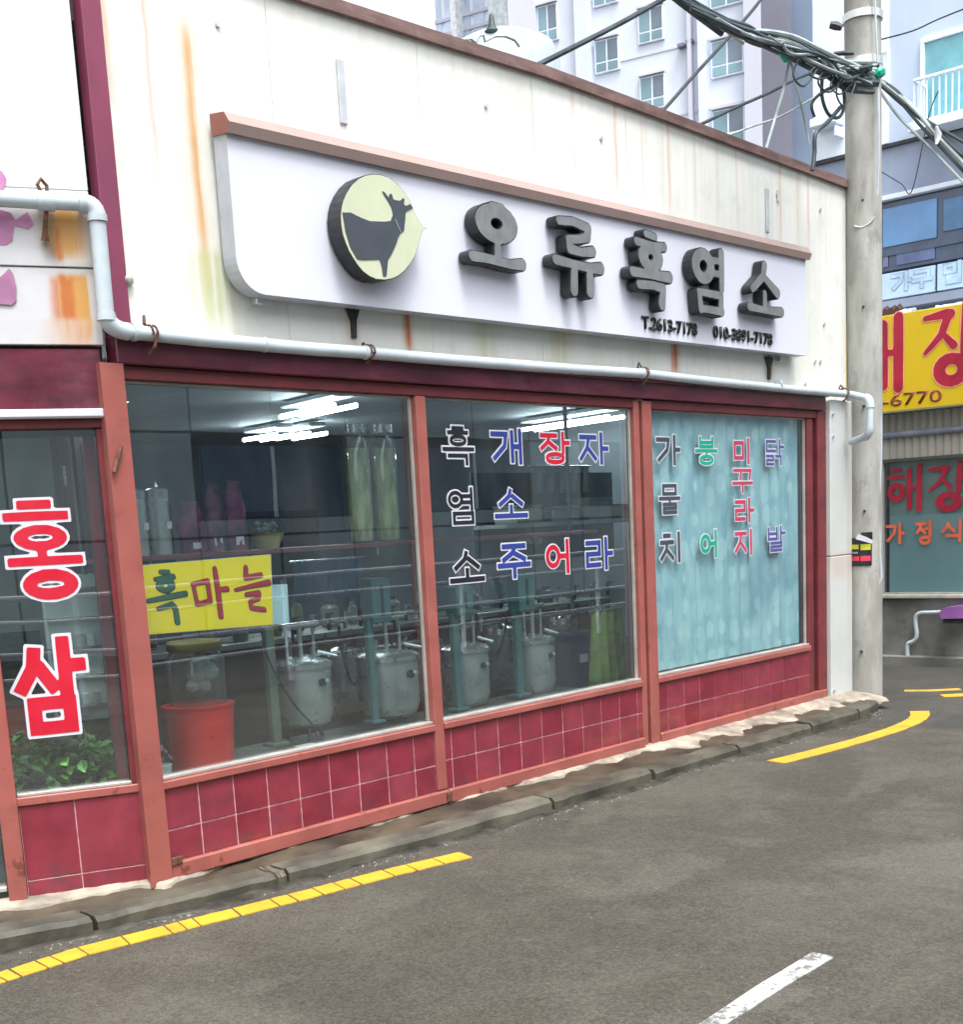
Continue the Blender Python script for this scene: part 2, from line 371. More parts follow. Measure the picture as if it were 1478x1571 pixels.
def field(ch, w, asp, brush, res=.022, pad=.3, wob=0):
    xs = np.arange(-pad*asp, (1+pad)*asp+res, res); ys = np.arange(-pad, 1+pad+res, res)
    GX, GY = np.meshgrid(xs, ys); D = np.full(GX.shape, 9.0)
    if brush:
        for s in BR[ch]:
            if isinstance(s, tuple):
                _, cx, cy, rx, ry, r = s
                q = np.hypot((GX/asp-cx)/rx, (GY-cy)/ry); g = (q-1)*min(rx*asp, ry); D = np.minimum(D, np.abs(g)-r*w)
            else:
                for a, b_ in zip(s, s[1:]):
                    D = np.minimum(D, seg_d(GX, GY, (a[0]*asp, a[1]), (b_[0]*asp, b_[1]), a[2]*w, b_[2]*w, False))
    else:
        for s in compose(G[ch]):
            if isinstance(s, tuple) and s[0] == 'E':
                _, cx, cy, ro, so, ri, si = s; cx *= asp
                def el(a, b_):
                    q = np.hypot((GX-cx)/a, (GY-cy)/b_); gg = np.maximum(np.hypot((GX-cx)/a**2, (GY-cy)/b_**2), 1e-6); return q*(q-1)/gg
                D = np.minimum(D, np.maximum(el(ro*asp, so), -el(ri*asp, si)))
            elif isinstance(s, tuple):
                _, cx, cy, rx, ry = s; rx = max(rx*asp-w*.2, w*1.15); ry = max(ry-w*.2, w*1.15); cx *= asp
                q = np.hypot((GX-cx)/rx, (GY-cy)/ry); gx = (GX-cx)/rx**2; gy = (GY-cy)/ry**2
                g = q*(q-1)/np.maximum(np.hypot(gx, gy), 1e-6); D = np.minimum(D, np.abs(g)-w)
            else:
                P = [(x*asp, y) for x, y in s]; n = len(P)
                for k, (a, b_) in enumerate(zip(P, P[1:])):
                    L = math.hypot(b_[0]-a[0], b_[1]-a[1]); u = ((b_[0]-a[0])/L, (b_[1]-a[1])/L)
                    e0 = w*(1 if (k == 0 and (abs(u[0]) < .02 or abs(u[1]) < .02)) else .3 if k else 0.); e1 = w*(1 if (k == n-2 and (abs(u[0]) < .02 or abs(u[1]) < .02)) else .3)
                    a2 = (a[0]-u[0]*e0, a[1]-u[1]*e0); b2 = (b_[0]+u[0]*e1, b_[1]+u[1]*e1)
                    D = np.minimum(D, seg_d(GX, GY, a2, b2, w, w, True))
    return D, xs, ys
def fill_loops(b, loops, M, depth0, depth1, mi, H):
    """loops in char units; M maps (x right, y out of the wall, z up); closed slab from depth0 to depth1"""
    if not loops: return
    def area(l): return sum(l[i][0]*l[(i+1) % len(l)][1]-l[(i+1) % len(l)][0]*l[i][1] for i in range(len(l)))/2
    def inside(p, l):
        c = False
        for i in range(len(l)):
            (x1, y1), (x2, y2) = l[i], l[i-1]
            if (y1 > p[1]) != (y2 > p[1]) and p[0] < (x2-x1)*(p[1]-y1)/(y2-y1)+x1: c = not c
        return c
    loops = [l for l in loops if abs(area(l)) > 2e-5]
    big = sorted(loops, key=lambda l: -abs(area(l))); outer, holes = [], []
    for l in big:
        d = sum(1 for o in big if o is not l and abs(area(o)) > abs(area(l)) and inside(l[0], o))
        (holes if d % 2 else outer).append(l)
    groups = [[o] for o in outer]
    for h in holes:
        cand = [g for g in groups if inside(h[0], g[0])]; min(cand, key=lambda g: abs(area(g[0]))).append(h)
    tris = []; loops = []; k0 = 0
    for g in groups:
        # bridge every hole to its outline, then ear-clip the single simple ring
        ring = [(x*H, y*H, k0+i) for i, (x, y) in enumerate(g[0])]; k0 += len(g[0])
        if area([r[:2] for r in ring]) < 0: ring.reverse()
        hs = []
        for h in g[1:]:
            hr = [(x*H, y*H, k0+i) for i, (x, y) in enumerate(h)]; k0 += len(h)
            if area([r[:2] for r in hr]) > 0: hr.reverse()
            hs.append(hr)
        hs.sort(key=lambda h: -max(p[0] for p in h))
        for h in hs:
            i = max(range(len(h)), key=lambda q: h[q][0]); P0 = h[i]; best = None
            for j in range(len(ring)):
                a, b2 = ring[j], ring[(j+1) % len(ring)]
                if (a[1] > P0[1]) != (b2[1] > P0[1]):
                    x = a[0]+(b2[0]-a[0])*(P0[1]-a[1])/(b2[1]-a[1])
                    if x >= P0[0] and (best is None or x < best[0]): best = (x, j)
            j = best[1]; 
            if ring[j][0] < P0[0] or (ring[(j+1) % len(ring)][0] >= P0[0] and abs(ring[(j+1) % len(ring)][1]-P0[1]) < abs(ring[j][1]-P0[1])): j = (j+1) % len(ring)
            ring = ring[:j+1]+h[i:]+h[:i+1]+ring[j:]
        R_ = list(ring)
        def cr(a, b2, c): return (b2[0]-a[0])*(c[1]-a[1])-(b2[1]-a[1])*(c[0]-a[0])
        guard = 0
        while len(R_) > 3 and guard < 4000:
            done = False; n = len(R_); order = range(n)
            for i in order:
                a, b2, c = R_[i-1], R_[i], R_[(i+1) % n]
                if cr(a, b2, c) <= 1e-14: continue
                if any(cr(a, b2, q) > 1e-13 and cr(b2, c, q) > 1e-13 and cr(c, a, q) > 1e-13 for q in R_ if q[2] not in (a[2], b2[2], c[2])): continue
                tris.append((a[2], b2[2], c[2])); R_.pop(i); done = True; break
            if not done:
                i = min(range(len(R_)), key=lambda i: abs(cr(R_[i-1], R_[i], R_[(i+1) % len(R_)]))); R_.pop(i)
            guard += 1
        if len(R_) == 3: tris.append(tuple(r[2] for r in R_))
        loops += g
    tris = [t for t in tris if len(set(t)) == 3]
    V3 = [[Vector((x*H, y*H, 0)) for x, y in lp] for lp in loops]; flat = [p for lp in V3 for p in lp]
    top = [b.verts.new(M @ Vector((p.x, depth1, p.y))) for p in flat]
    for t in tris:
        try: b.faces.new([top[i] for i in t]).material_index = mi
        except ValueError: pass
    if abs(depth1-depth0) > 1e-6:
        bot = [b.verts.new(M @ Vector((p.x, depth0, p.y))) for p in flat]
        k = 0
        for lp in V3:
            n = len(lp)
            for i in range(n):
                b.faces.new((top[k+i], top[k+(i+1) % n], bot[k+(i+1) % n], bot[k+i])).material_index = mi
            k += n
        for t in tris:
            try: b.faces.new([bot[i] for i in t][::-1]).material_index = mi
            except ValueError: pass
def letter(name, ch, rect, plane, mats, parent, w=.055, outl=.05, brush=False, depth=0.0, face_in=0.0, asp_k=1.0, M=None, size=None, label=None, shadow=None):
    """rect: pixel box in the photograph, plane: function pixel -> point; the letter keeps the plane's own axes.
    outl>0: a border of mats[0] under the letter of mats[1]; depth: thickness of raised letters"""
    if M is None:
        x0, y0, x1, y1 = rect; cx, cy = (x0+x1)/2, (y0+y1)/2
        L = plane(x0, cy); R_ = plane(x1, cy); T = plane(cx, y0); B_ = plane(cx, y1); C = plane(cx, cy)
        W = ((R_-L).xy).length; H = (T.z-B_.z); u = (R_-L).xy.normalized(); ux = Vector((u.x, u.y, 0))
        out = Vector((u.y, -u.x, 0))
        C = Vector((C.x, C.y, (T.z+B_.z)/2))
        pad = outl*2*H
        W -= pad if outl > 0 and depth == 0 else 0; H -= pad if outl > 0 and depth == 0 else 0
        M = Matrix(((ux.x, out.x, 0, C.x), (ux.y, out.y, 0, C.y), (0, 0, 1, C.z), (0, 0, 0, 1)))
    else: W, H = size
    W -= 2*w*H*(0 if brush else 1); H_in = H-2*w*H*(0 if brush else 1)
    asp = W/H_in; ww = w*H/H_in if not brush else w
    D, xs, ys = field(ch, ww if not brush else w, asp, brush)
    M = M @ Matrix.Translation((-W/2, 0, -H_in/2)); b = BM(); S = H_in
    eps = .003
    lv = [simplify(l, eps) for l in contour_loops(D, xs, ys, 0)]
    if depth > 0:
        lb = [simplify(l, eps) for l in contour_loops(D, xs, ys, outl)]
        fill_loops(b, lb, M, 0.0, depth, 0, S)
        fill_loops(b, lv, M, depth, depth+.006, 1, S)
    else:
        if outl > 0:
            lo = [simplify(l, eps) for l in contour_loops(D, xs, ys, outl*H/H_in)]
            fill_loops(b, lo, M, .0, .0015, 0, S)
        if shadow is not None:
            lo = [[(x+shadow, y-shadow) for x, y in l] for l in lv]
            fill_loops(b, lo, M, .0005, .001, 0, S)
        fill_loops(b, lv, M, .0016, .0032, 1, S)
    return mk(name, b, mats, parent, world=parent is not None, label=label)

# text for digits, from Blender's built-in font turned into mesh
def digits(name, txt, M, width, height, m, parent, depth=.004, weight=.0):
    cu = bpy.data.curves.new('t', 'FONT'); cu.body = txt; cu.size = 1; cu.offset = weight; cu.resolution_u = 3
    to = bpy.data.objects.new('t', cu); COL.objects.link(to); bpy.context.view_layer.update()
    me = bpy.data.meshes.new_from_object(to.evaluated_get(bpy.context.evaluated_depsgraph_get()))
    bpy.data.objects.remove(to); b = BM(); b.from_mesh(me); bpy.data.meshes.remove(me)
    xs = [v.co.x for v in b.verts]; ys = [v.co.y for v in b.verts]
    x0, x1, y0, y1 = min(xs), max(xs), min(ys), max(ys)
    for v in b.verts: v.co = M @ Vector(((v.co.x-x0)/(x1-x0)*width-width/2, depth, (v.co.y-y0)/(y1-y0)*height-height/2))
    r = bmesh.ops.extrude_face_region(b, geom=list(b.faces)); bk = Vector(M.col[1][:3])*(-depth*.8)
    for e in r['geom']:
        if isinstance(e, bmesh.types.BMVert): e.co += bk
    return mk(name, b, m, parent)

# ------------------------------------------------------------------ palette
M_SALMON = pm('salmon_paint', (.30, .088, .073), .38, var=.08, sc=2.5, dirt=(.16, .05, .035), dirt_amt=.45, bump=.15, bsc=25)
M_REDFRAME = pm('red_frame', (.15, .024, .028), .4, var=.1, dirt=(.06, .02, .02), bump=.05)
M_BURG = pm('burgundy_lintel', (.095, .014, .028), .35, var=.22, sc=1.5, stretch=(1.5, 1, 6), dirt=(.03, .012, .018), dirt_amt=.6, bump=.1, bsc=20)
M_PURP = pm('purple_trim', (.19, .035, .075), .45, var=.12, sc=1.2, dirt=(.12, .03, .06), bump=.05)
M_TILE = pm('burgundy_tile', (.205, .027, .043), .14, var=.10, sc=5, dirt=(.10, .03, .05), dirt_amt=.4, bump=.05, bsc=30, rndvar=.07)
M_GROUT = pm('pink_grout', (.60, .32, .34), .8, var=.15, sc=20, dirt=(.2, .08, .08), dirt_amt=.5)
M_ALU = pm('aluminium_bead', (.42, .40, .37), .4, .3, var=.1, dirt=(.2, .17, .14))
M_PVC = pm('white_pvc', (.46, .52, .56), .35, var=.06, sc=3, dirt=(.32, .32, .28), dirt_amt=.4, bump=.02)
M_RUST = pm('rust', (.10, .045, .025), .8, var=.3, sc=40, dirt=(.3, .12, .04), bump=.5, bsc=120)
M_DARKST = pm('dark_metal', (.035, .035, .035), .5, .3, var=.3, sc=30)
M_COPE = pm('coping_brown', (.16, .095, .085), .6, var=.2, sc=3, stretch=(1, 1, 4), dirt=(.08, .05, .04), dirt_amt=.7, bump=.3, bsc=30)
M_HOOD = pm('hood_brown', (.33, .24, .215), .45, .0, var=.02, bump=0)
M_HOODEND = pm('hood_end', (.24, .085, .07), .4, var=.06)
M_SIGN = pm('sign_white', (.60, .61, .69), .55, var=.008, sc=.6, bump=0)
M_SIGNSIDE = pm('sign_side', (.42, .45, .50), .35, var=.05, dirt=(.3, .32, .3), dirt_amt=.5)
M_LBLK = pm('letter_side', (.016, .018, .02), .45, var=.2, sc=10)
M_LFACE = pm('letter_face', (.155, .165, .17), .55, 0, var=.08, sc=12)
M_EMBY = pm('emblem_cream', (.50, .53, .38), .4, var=.03)
M_GOAT = pm('goat_dark', (.045, .055, .07), .5, var=.05)
M_CONC = pm('ledge_concrete', (.050, .039, .025), .5, var=.4, sc=2.2, dirt=(.022, .017, .010), dirt_amt=.85, bump=.8, bsc=18)
M_CEM = pm('white_cement', (.28, .24, .19), .8, var=.25, sc=5, dirt=(.15, .11, .075), dirt_amt=.9, bump=1.0, bsc=14)
M_KERB = pm('kerb_stone', (.066, .060, .043), .7, var=.35, sc=2.5, dirt=(.04, .034, .024), dirt_amt=.85, bump=.8, bsc=25, rndvar=.2)
M_WHITE = pm('white_vinyl', (.56, .56, .60), .4, var=.01, bump=0)
M_VRED = pm('red_vinyl', (.50, .008, .028), .4, var=.03, bump=0)
M_VBLK = pm('black_vinyl', (.012, .014, .02), .4, var=.03, bump=0)
M_VBLU = pm('blue_vinyl', (.025, .045, .24), .4, var=.03, bump=0)
M_VGRN = pm('green_vinyl', (.0, .33, .20), .4, var=.03, bump=0)
M_VPNK = pm('faded_red_vinyl', (.46, .04, .09), .4, var=.05, bump=0)
M_VIND = pm('indigo_vinyl', (.07, .08, .26), .4, var=.05, bump=0)
M_VGRY = pm('faded_black_vinyl', (.05, .06, .08), .4, var=.05, bump=0)
M_YEL = pm('poster_yellow', (.98, .70, .004), .45, var=.02, sc=2, bump=.03, bsc=6)
M_PAPER = pm('paper', (.45, .58, .6), .7, var=.03)
M_STEEL = pm('stainless', (.68, .69, .68), .22, .85, var=.04, sc=3, bump=0)
M_STEELD = pm('dull_steel', (.62, .64, .62), .32, .7, var=.05, sc=2, bump=0)
M_TEAL = pm('teal_post', (.07, .16, .16), .5, var=.1)
M_GREYGRN = pm('grey_green_post', (.11, .14, .11), .5, var=.1)
M_WALLI = pm('interior_wall', (.15, .175, .185), .6, var=.08, sc=2)
M_CEIL = pm('interior_ceiling', (.32, .35, .36), .7, var=.05)
M_FLOORI = pm('interior_floor', (.06, .065, .06), .4, var=.2)
M_BROWN = pm('dark_brown', (.05, .018, .016), .6, var=.2)
M_SHELF = pm('shelf_reddish', (.14, .05, .05), .4, var=.1)
M_TUB = pm('red_plastic', (.80, .022, .02), .35, var=.06)
M_PINK = pm('pink_sack', (.13, .03, .065), .6, var=.4, sc=12)
M_PINK2 = pm('pale_pink_sack', (.16, .075, .10), .6, var=.3, sc=12)
M_LIDW = pm('wooden_lid', (.42, .33, .14), .6, var=.15)
M_CLOTHW = pm('white_cloth', (.55, .58, .56), .8, var=.1)
M_BLUEB = pm('blue_bin', (.012, .05, .13), .5, var=.15)
M_GREENC = pm('green_cover', (.13, .20, .035), .6, var=.25, sc=6)
M_LEAF = pm('leaf', (.07, .20, .025), .5, var=.4, sc=15, rndvar=.3)
M_JARY = pm('herb_liquor', (.78, .78, .36), .15, var=.25, sc=9, stretch=(3, 3, .7), coat=.6)
M_POLE = pm('pole_concrete', (.33, .33, .30), .8, var=.14, sc=2.5, stretch=(2, 2, .6), dirt=(.16, .16, .14), dirt_amt=.5, bump=.4, bsc=50)
M_CABLE = pm('cable_black', (.025, .04, .045), .6, var=.3, sc=5)
M_CABLEG = pm('cable_grey', (.28, .33, .33), .6, var=.2)
M_GRNP = pm('green_marker', (.0, .35, .22), .5)
GLASS = glass_mat('shop_glass', (.88, .95, .955), .135, .5)
GLASSF = glass_mat('shop_glass_film', (.9, .95, .95), .07, .4)
LAMP = emit('fluorescent', (.88, .95, 1.0), 24)

RC_Y = (.50, .26, .07); RC_O = (.44, .13, .03); RC_P = (.62, .25, .17); RC_B = (.035, .03, .025); RC_T = (.5, .38, .3)
def xpx(px, py): return fy(px, py).x
STRK = [(xpx(303, 260), .035, 4.05, 2.55, RC_Y, 1.0), (xpx(236, 200), .014, 4.3, 2.9, RC_P, .55), (xpx(160, 30), .02, 4.3, 3.5, RC_Y, .6),
        (xpx(275, 200), .10, 4.4, 2.5, (.70, .58, .44), .45), (xpx(330, 480), .12, 3.0, 2.5, (.42, .46, .2), .7), (xpx(190, 300), .1, 4.4, 2.5, (.75, .6, .5), .4),
        (xpx(625, 495), .035, 2.86, 2.5, RC_O, 1.0), (xpx(1035, 550), .05, 2.86, 2.52, RC_O, 1.0), (xpx(540, 495), .05, 2.86, 2.52, RC_T, .8),
        (xpx(1180, 565), .07, 2.84, 2.55, (.2, .15, .1), .8), (xpx(745, 510), .1, 2.86, 2.5, (.5, .5, .28), .6), (xpx(860, 520), .1, 2.86, 2.5, (.5, .45, .2), .6),
        (xpx(540, 100), .016, 3.95, 3.5, RC_T, .3)]
for px, py, w_, a_ in ((878, 140, .014, .5), (943, 165, .016, .6), (985, 180, .012, .4), (1025, 200, .015, .55), (1065, 210, .02, .4), (1130, 235, .012, .4),
                       (1197, 265, .018, .55), (1225, 275, .04, .5), (1240, 290, .016, .5), (1100, 220, .03, .3)):
    STRK.append((xpx(px, py), w_, 4.4, 3.55, RC_P if w_ < .02 else RC_T, a_))
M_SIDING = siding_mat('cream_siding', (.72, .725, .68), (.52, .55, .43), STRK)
M_PILAST = siding_mat('white_pilaster', (.52, .54, .53), (.42, .44, .40), [(6.98, .2, 1.25, .95, RC_T, .6), (7.12, .03, 2.4, .2, RC_T, .4)], ribs=False)

chip(M_SALMON, (.12, .035, .02), .60, .66, 9, .85, (.05, 1.2, .25)); chip(M_SALMON, (.42, .17, .14), .55, .8, 3, .5)
chip(M_TILE, (.10, .05, .05), .45, .66, 6, .5, (.05, .22, .05)); chip(M_TILE, (.25, .07, .09), .55, .75, 2.2, .2)
chip(M_COPE, (.26, .17, .14), .5, .7, 7, .5); chip(M_BURG, (.22, .10, .13), .52, .75, 1.6, .5); chip(M_PVC, (.26, .22, .17), .60, .68, 7, .5)
chip(M_SIDING, (.40, .39, .33), .52, .72, 2.4, .35); chip(M_POLE, (.14, .14, .125), .55, .7, 4, .5)
# ------------------------------------------------------------------ ground, kerb
ZG0 = -.12
def asphalt():
    m, nt, p = base('asphalt'); v = coords(nt)
    f = noise(nt, v, .8, 6, .62); g = noise(nt, v, 2.2, 6, .65)
    c = mixc(nt, ramp(nt, f, .36, .64), (.032, .028, .020), (.080, .074, .062))
    c = mixc(nt, ramp(nt, g, .45, .66, 0, .6), c, (.036, .030, .021))
    c = mixc(nt, ramp(nt, noise(nt, coords(nt, (1, 1.6, 1)), .9, 6, .6), .50, .62, 0, .7), c, (.040, .032, .021))
    c = mixc(nt, ramp(nt, noise(nt, coords(nt, (1.5, 1, 1)), 1.3, 5, .6), .53, .64, 0, .5), c, (.100, .094, .084))
    sx = _n(nt, 'ShaderNodeSeparateXYZ'); nt.links.new(v, sx.inputs[0])
    # old oil and mud stains, lighter worn areas, each at its own place on the road
    wb = _n(nt, 'ShaderNodeTexNoise'); wb.inputs['Scale'].default_value = 1.6; wb.inputs['Detail'].default_value = 6; wb.inputs['Roughness'].default_value = .65; nt.links.new(v, wb.inputs['Vector'])
    wsx = _n(nt, 'ShaderNodeSeparateXYZ'); nt.links.new(wb.outputs['Color'], wsx.inputs[0])
    wX = math_(nt, 'ADD', sx.outputs['X'], math_(nt, 'MULTIPLY', math_(nt, 'SUBTRACT', wsx.outputs['X'], .5), 1.3)); wY = math_(nt, 'ADD', sx.outputs['Y'], math_(nt, 'MULTIPLY', math_(nt, 'SUBTRACT', wsx.outputs['Y'], .5), 1.3))
    for (px, py, rx, ry, am, cc) in ((1300, 1235, .8, .3, .75, (.036, .028, .019)), (1230, 1300, .55, .22, .7, (.036, .028, .019)), (1090, 1262, .5, .2, .4, (.04, .033, .024)), (900, 1395, .45, .22, .6, (.038, .030, .021)), (690, 1450, .35, .2, .55, (.04, .032, .023)), (430, 1490, .3, .16, .5, (.042, .034, .025)), (760, 1290, .4, .15, .5, (.042, .036, .028)),
            (1420, 1330, .4, .3, .6, (.115, .108, .098)), (1010, 1340, .5, .2, .5, (.100, .094, .084)), (930, 1240, .5, .12, .5, (.092, .086, .076)), (560, 1400, .35, .14, .4, (.092, .086, .076)), (1200, 1530, .25, .14, .5, (.11, .104, .094)), (1350, 1200, .7, .12, .45, (.10, .096, .088)), (300, 1540, .25, .15, .4, (.09, .085, .075))):
        q_ = fz(px, py, ZG0); ddx = math_(nt, 'DIVIDE', math_(nt, 'SUBTRACT', wX, q_.x), rx); ddy = math_(nt, 'DIVIDE', math_(nt, 'SUBTRACT', wY, q_.y), ry)
        rr_ = math_(nt, 'ADD', math_(nt, 'MULTIPLY', ddx, ddx), math_(nt, 'MULTIPLY', ddy, ddy))
        c = mixc(nt, ramp(nt, rr_, 1.6, .3, 0, min(1, am*1.15)), c, cc)
    vo = _n(nt, 'ShaderNodeTexVoronoi'); vo.inputs['Scale'].default_value = 95; nt.links.new(v, vo.inputs['Vector'])
    sp = _n(nt, 'ShaderNodeRGBToBW'); nt.links.new(vo.outputs['Color'], sp.inputs[0])
    c = mixc(nt, ramp(nt, sp.outputs[0], .15, .85, 0, 1), mixc(nt, .30, c, (.025, .022, .018)), mixc(nt, .14, c, (.30, .29, .27)))
    fine = noise(nt, v, 180, 2, .5)
    c = mixc(nt, ramp(nt, fine, .55, .7, 0, .45), c, (.16, .155, .145)); c = mixc(nt, ramp(nt, fine, .45, .3, 0, .5), c, (.03, .028, .024))
    crk = _n(nt, 'ShaderNodeTexVoronoi'); crk.feature = 'DISTANCE_TO_EDGE'; crk.inputs['Scale'].default_value = 1.1
    dv = _n(nt, 'ShaderNodeVectorMath'); dv.operation = 'ADD'; nz = _n(nt, 'ShaderNodeTexNoise'); nz.inputs['Scale'].default_value = 3; nt.links.new(v, nz.inputs['Vector'])
    nt.links.new(v, dv.inputs[0]); nt.links.new(nz.outputs['Color'], dv.inputs[1]); nt.links.new(dv.outputs[0], crk.inputs['Vector'])
    ck = math_(nt, 'MULTIPLY', ramp(nt, crk.outputs['Distance'], .006, .0), ramp(nt, noise(nt, v, .8, 3), .52, .62))
    c = mixc(nt, math_(nt, 'MULTIPLY', ck, .5), c, (.03, .028, .025))
    wht = noise(nt, coords(nt, (1, 1.4, 1)), 44, 4, .65)
    c = mixc(nt, ramp(nt, wht, .63, .72, 0, .5), c, (.30, .29, .27))
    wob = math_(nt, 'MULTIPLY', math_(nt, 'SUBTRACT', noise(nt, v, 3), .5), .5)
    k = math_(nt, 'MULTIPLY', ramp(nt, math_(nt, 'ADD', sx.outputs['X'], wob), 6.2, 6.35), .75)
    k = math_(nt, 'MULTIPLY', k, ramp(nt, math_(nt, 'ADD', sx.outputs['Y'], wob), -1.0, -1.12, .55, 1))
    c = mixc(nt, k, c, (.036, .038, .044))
    mu = _n(nt, 'ShaderNodeMix'); mu.data_type = 'RGBA'; mu.blend_type = 'MULTIPLY'; mu.inputs['Factor'].default_value = 1; nt.links.new(c, mu.inputs['A']); mu.inputs['B'].default_value = (.80, .765, .68, 1); c = mu.outputs['Result']
    nt.links.new(c, p.inputs['Base Color'])
    nt.links.new(ramp(nt, g, .3, .7, .6, .82), p.inputs['Roughness'])
    n1 = bumpn(nt, vo.outputs['Distance'], .45, .006); n2 = bumpn(nt, noise(nt, v, 22, 4), .5, .008, n1)
    n3 = bumpn(nt, noise(nt, v, 1.5, 3), .35, .03, n2); nt.links.new(n3, p.inputs['Normal'])
    return m
M_ASPH = asphalt()
ZG = -.12
def uneven(x, y): return .006*math.sin(x*1.7+y*.9)+.005*math.sin(x*.6-y*2.3)
b = BM()
nx, ny = 60, 50
gx = [-3+i*(17/nx) for i in range(nx+1)]; gy = [-8+j*(9/ny) for j in range(ny+1)]
vv = [[b.verts.new((x, y, ZG+uneven(x, y))) for x in gx] for y in gy]
for j in range(ny):
    for i in range(nx): b.faces.new((vv[j][i], vv[j][i+1], vv[j+1][i+1], vv[j+1][i]))
# outer skirt joined to the fine sheet
rim = [(vv[0][i]) for i in range(nx+1)] + [vv[j][nx] for j in range(1, ny+1)] + [vv[ny][i] for i in range(nx-1, -1, -1)] + [vv[j][0] for j in range(ny-1, 0, -1)]
outv = []
for v in rim:
    d = Vector((v.co.x-5.5, v.co.y+3.5)); s = 200/max(abs(d.x), abs(d.y)); outv.append(b.verts.new((5.5+d.x*s, -3.5+d.y*s, ZG)))
for i in range(len(rim)): b.faces.new((rim[i], outv[i], outv[(i+1) % len(rim)], rim[(i+1) % len(rim)]))
mk('road', b, M_ASPH, kind='structure', smooth=True)

# kerb line (top front edge) in the order of the stones
KX = [-1.9, -1.45, -.43, .53, 1.52, 2.52, 3.55, 4.6, 5.65, 6.45, 7.0]
KY = [.45, .2, -.17, -.31, -.40, -.43, -.45, -.47, -.49, -.50, -.40]
def ky(x): return float(np.interp(x, KX, KY))
kerb = bpy.data.objects.new('kerb', None); COL.objects.link(kerb); kerb['kind'] = 'structure'
def rough_slab(x0, x1, yf, yb, zt, zb, n=10, m=3, jit=.006, chamf=.02):
    """a slab following functions yf(x), yb(x), zt(x, t) with ragged edges"""
    b = BM(); rows = []
    for i in range(n+1):
        x = x0+(x1-x0)*i/n; a, c = yf(x), yb(x); row = []
        jx = random.uniform(-jit, jit)
        prof = [(a, zb), (a+jx, zt(x, 0)-chamf), (a+chamf+jx, zt(x, .1))]
        for k in range(1, m+1): t = k/m; prof.append((a+(c-a)*t, zt(x, t)+random.uniform(-jit, jit)*.5))
        prof.append((c, zb))
        for (y, z) in prof: row.append(b.verts.new((x+(0 if i in (0, n) else random.uniform(-jit, jit)), y, z+(random.uniform(-jit, jit)*.4 if z > zb else 0))))
        rows.append(row)
    for A, B_ in zip(rows, rows[1:]):
        for k in range(len(A)-1): b.faces.new((A[k], A[k+1], B_[k+1], B_[k]))
    b.faces.new(rows[0]); b.faces.new(rows[-1][::-1])
    return b
for i, (a, c) in enumerate(zip(KX[:-1], KX[1:])):
    dz = random.uniform(-.008, .006); dy = random.uniform(-.012, .012)
    g0, g1 = (.018, .012); 
    if i == 3: c = .50
    if i == 4 - 1: g1 = .0
    if i == 4: a = .56
    bb = rough_slab(a+g0, c-g1, lambda x: ky(x)+dy, lambda x: ky(x)+dy+.15, lambda x, t: -.042+dz+.006*t, -.2, n=12, jit=.007, chamf=.022)
    mk('kerb_stone', bb, M_KERB, kerb, world=False, smooth=False)
# mortar between and behind the stones up to the wall, wet brown concrete
def wy(x): return .02 if x > 0 else .02-(x)*.466
bb = rough_slab(-1.9, 7.05, lambda x: ky(x)+.13, lambda x: wy(x)+.0, lambda x, t: -.050+.04*t+.006*math.sin(x*5+t*4), -.2, n=90, m=6, jit=.009)
mk('ledge', bb, M_CONC, kind='structure', smooth=True)
# ragged white cement fillet along the foot of the wall
def cem(x0, x1, wfun, zt, n):
    b = BM(); rows = []
    for i in range(n+1):
        x = x0+(x1-x0)*i/n; w = wfun(x)*(1+.22*math.sin(x*9.1)+.12*math.sin(x*23+1)+random.uniform(-.08, .08)); y1 = wy(x)+.01
        w = max(w, .035); lz = lambda dd: -.010-.04*min(1, dd/.30)+.006
        rows.append([b.verts.new((x, y1-w*t, lz(w*t)+h+random.uniform(-.003, .003))) for t, h in ((0, .022), (.3, .019), (.6, .016), (.85, .013), (.95, .006), (1.0, -.02))])
    for A, B_ in zip(rows, rows[1:]):
        for k in range(5): b.faces.new((A[k], A[k+1], B_[k+1], B_[k]))
    return b
mk('cement_fillet', cem(-1.7, 7.22, lambda x: float(np.interp(x, [-1.7, 0, .3, 1.2, 2.4, 4.2, 4.4, 5.2, 6.9, 7.2], [.12, .09, .05, .05, .075, .15, .24, .24, .32, .38])), -.012, 220), M_CEM, kind='structure', smooth=True)
# dark damp silt lying in the gutter
b = BM(); rows = []
for i in range(161):
    x = -1.6+8.4*i/160; w = .05+.03*math.sin(x*4.3)+.02*math.sin(x*11)+random.uniform(-.006, .006)
    rows.append([b.verts.new((x, ky(x)-dd, ZG+uneven(x, ky(x)-dd)+h)) for dd, h in ((-.02, .016), (w*.4, .010), (w*.8, .006), (w, -.004))])
for A, B_ in zip(rows, rows[1:]):
    for k in range(3): b.faces.new((A[k], A[k+1], B_[k+1], B_[k]))
mk('gutter_silt', b, pm('silt', (.032, .028, .021), .55, var=.4, sc=9, bump=.8, bsc=60), kind='stuff', smooth=True)
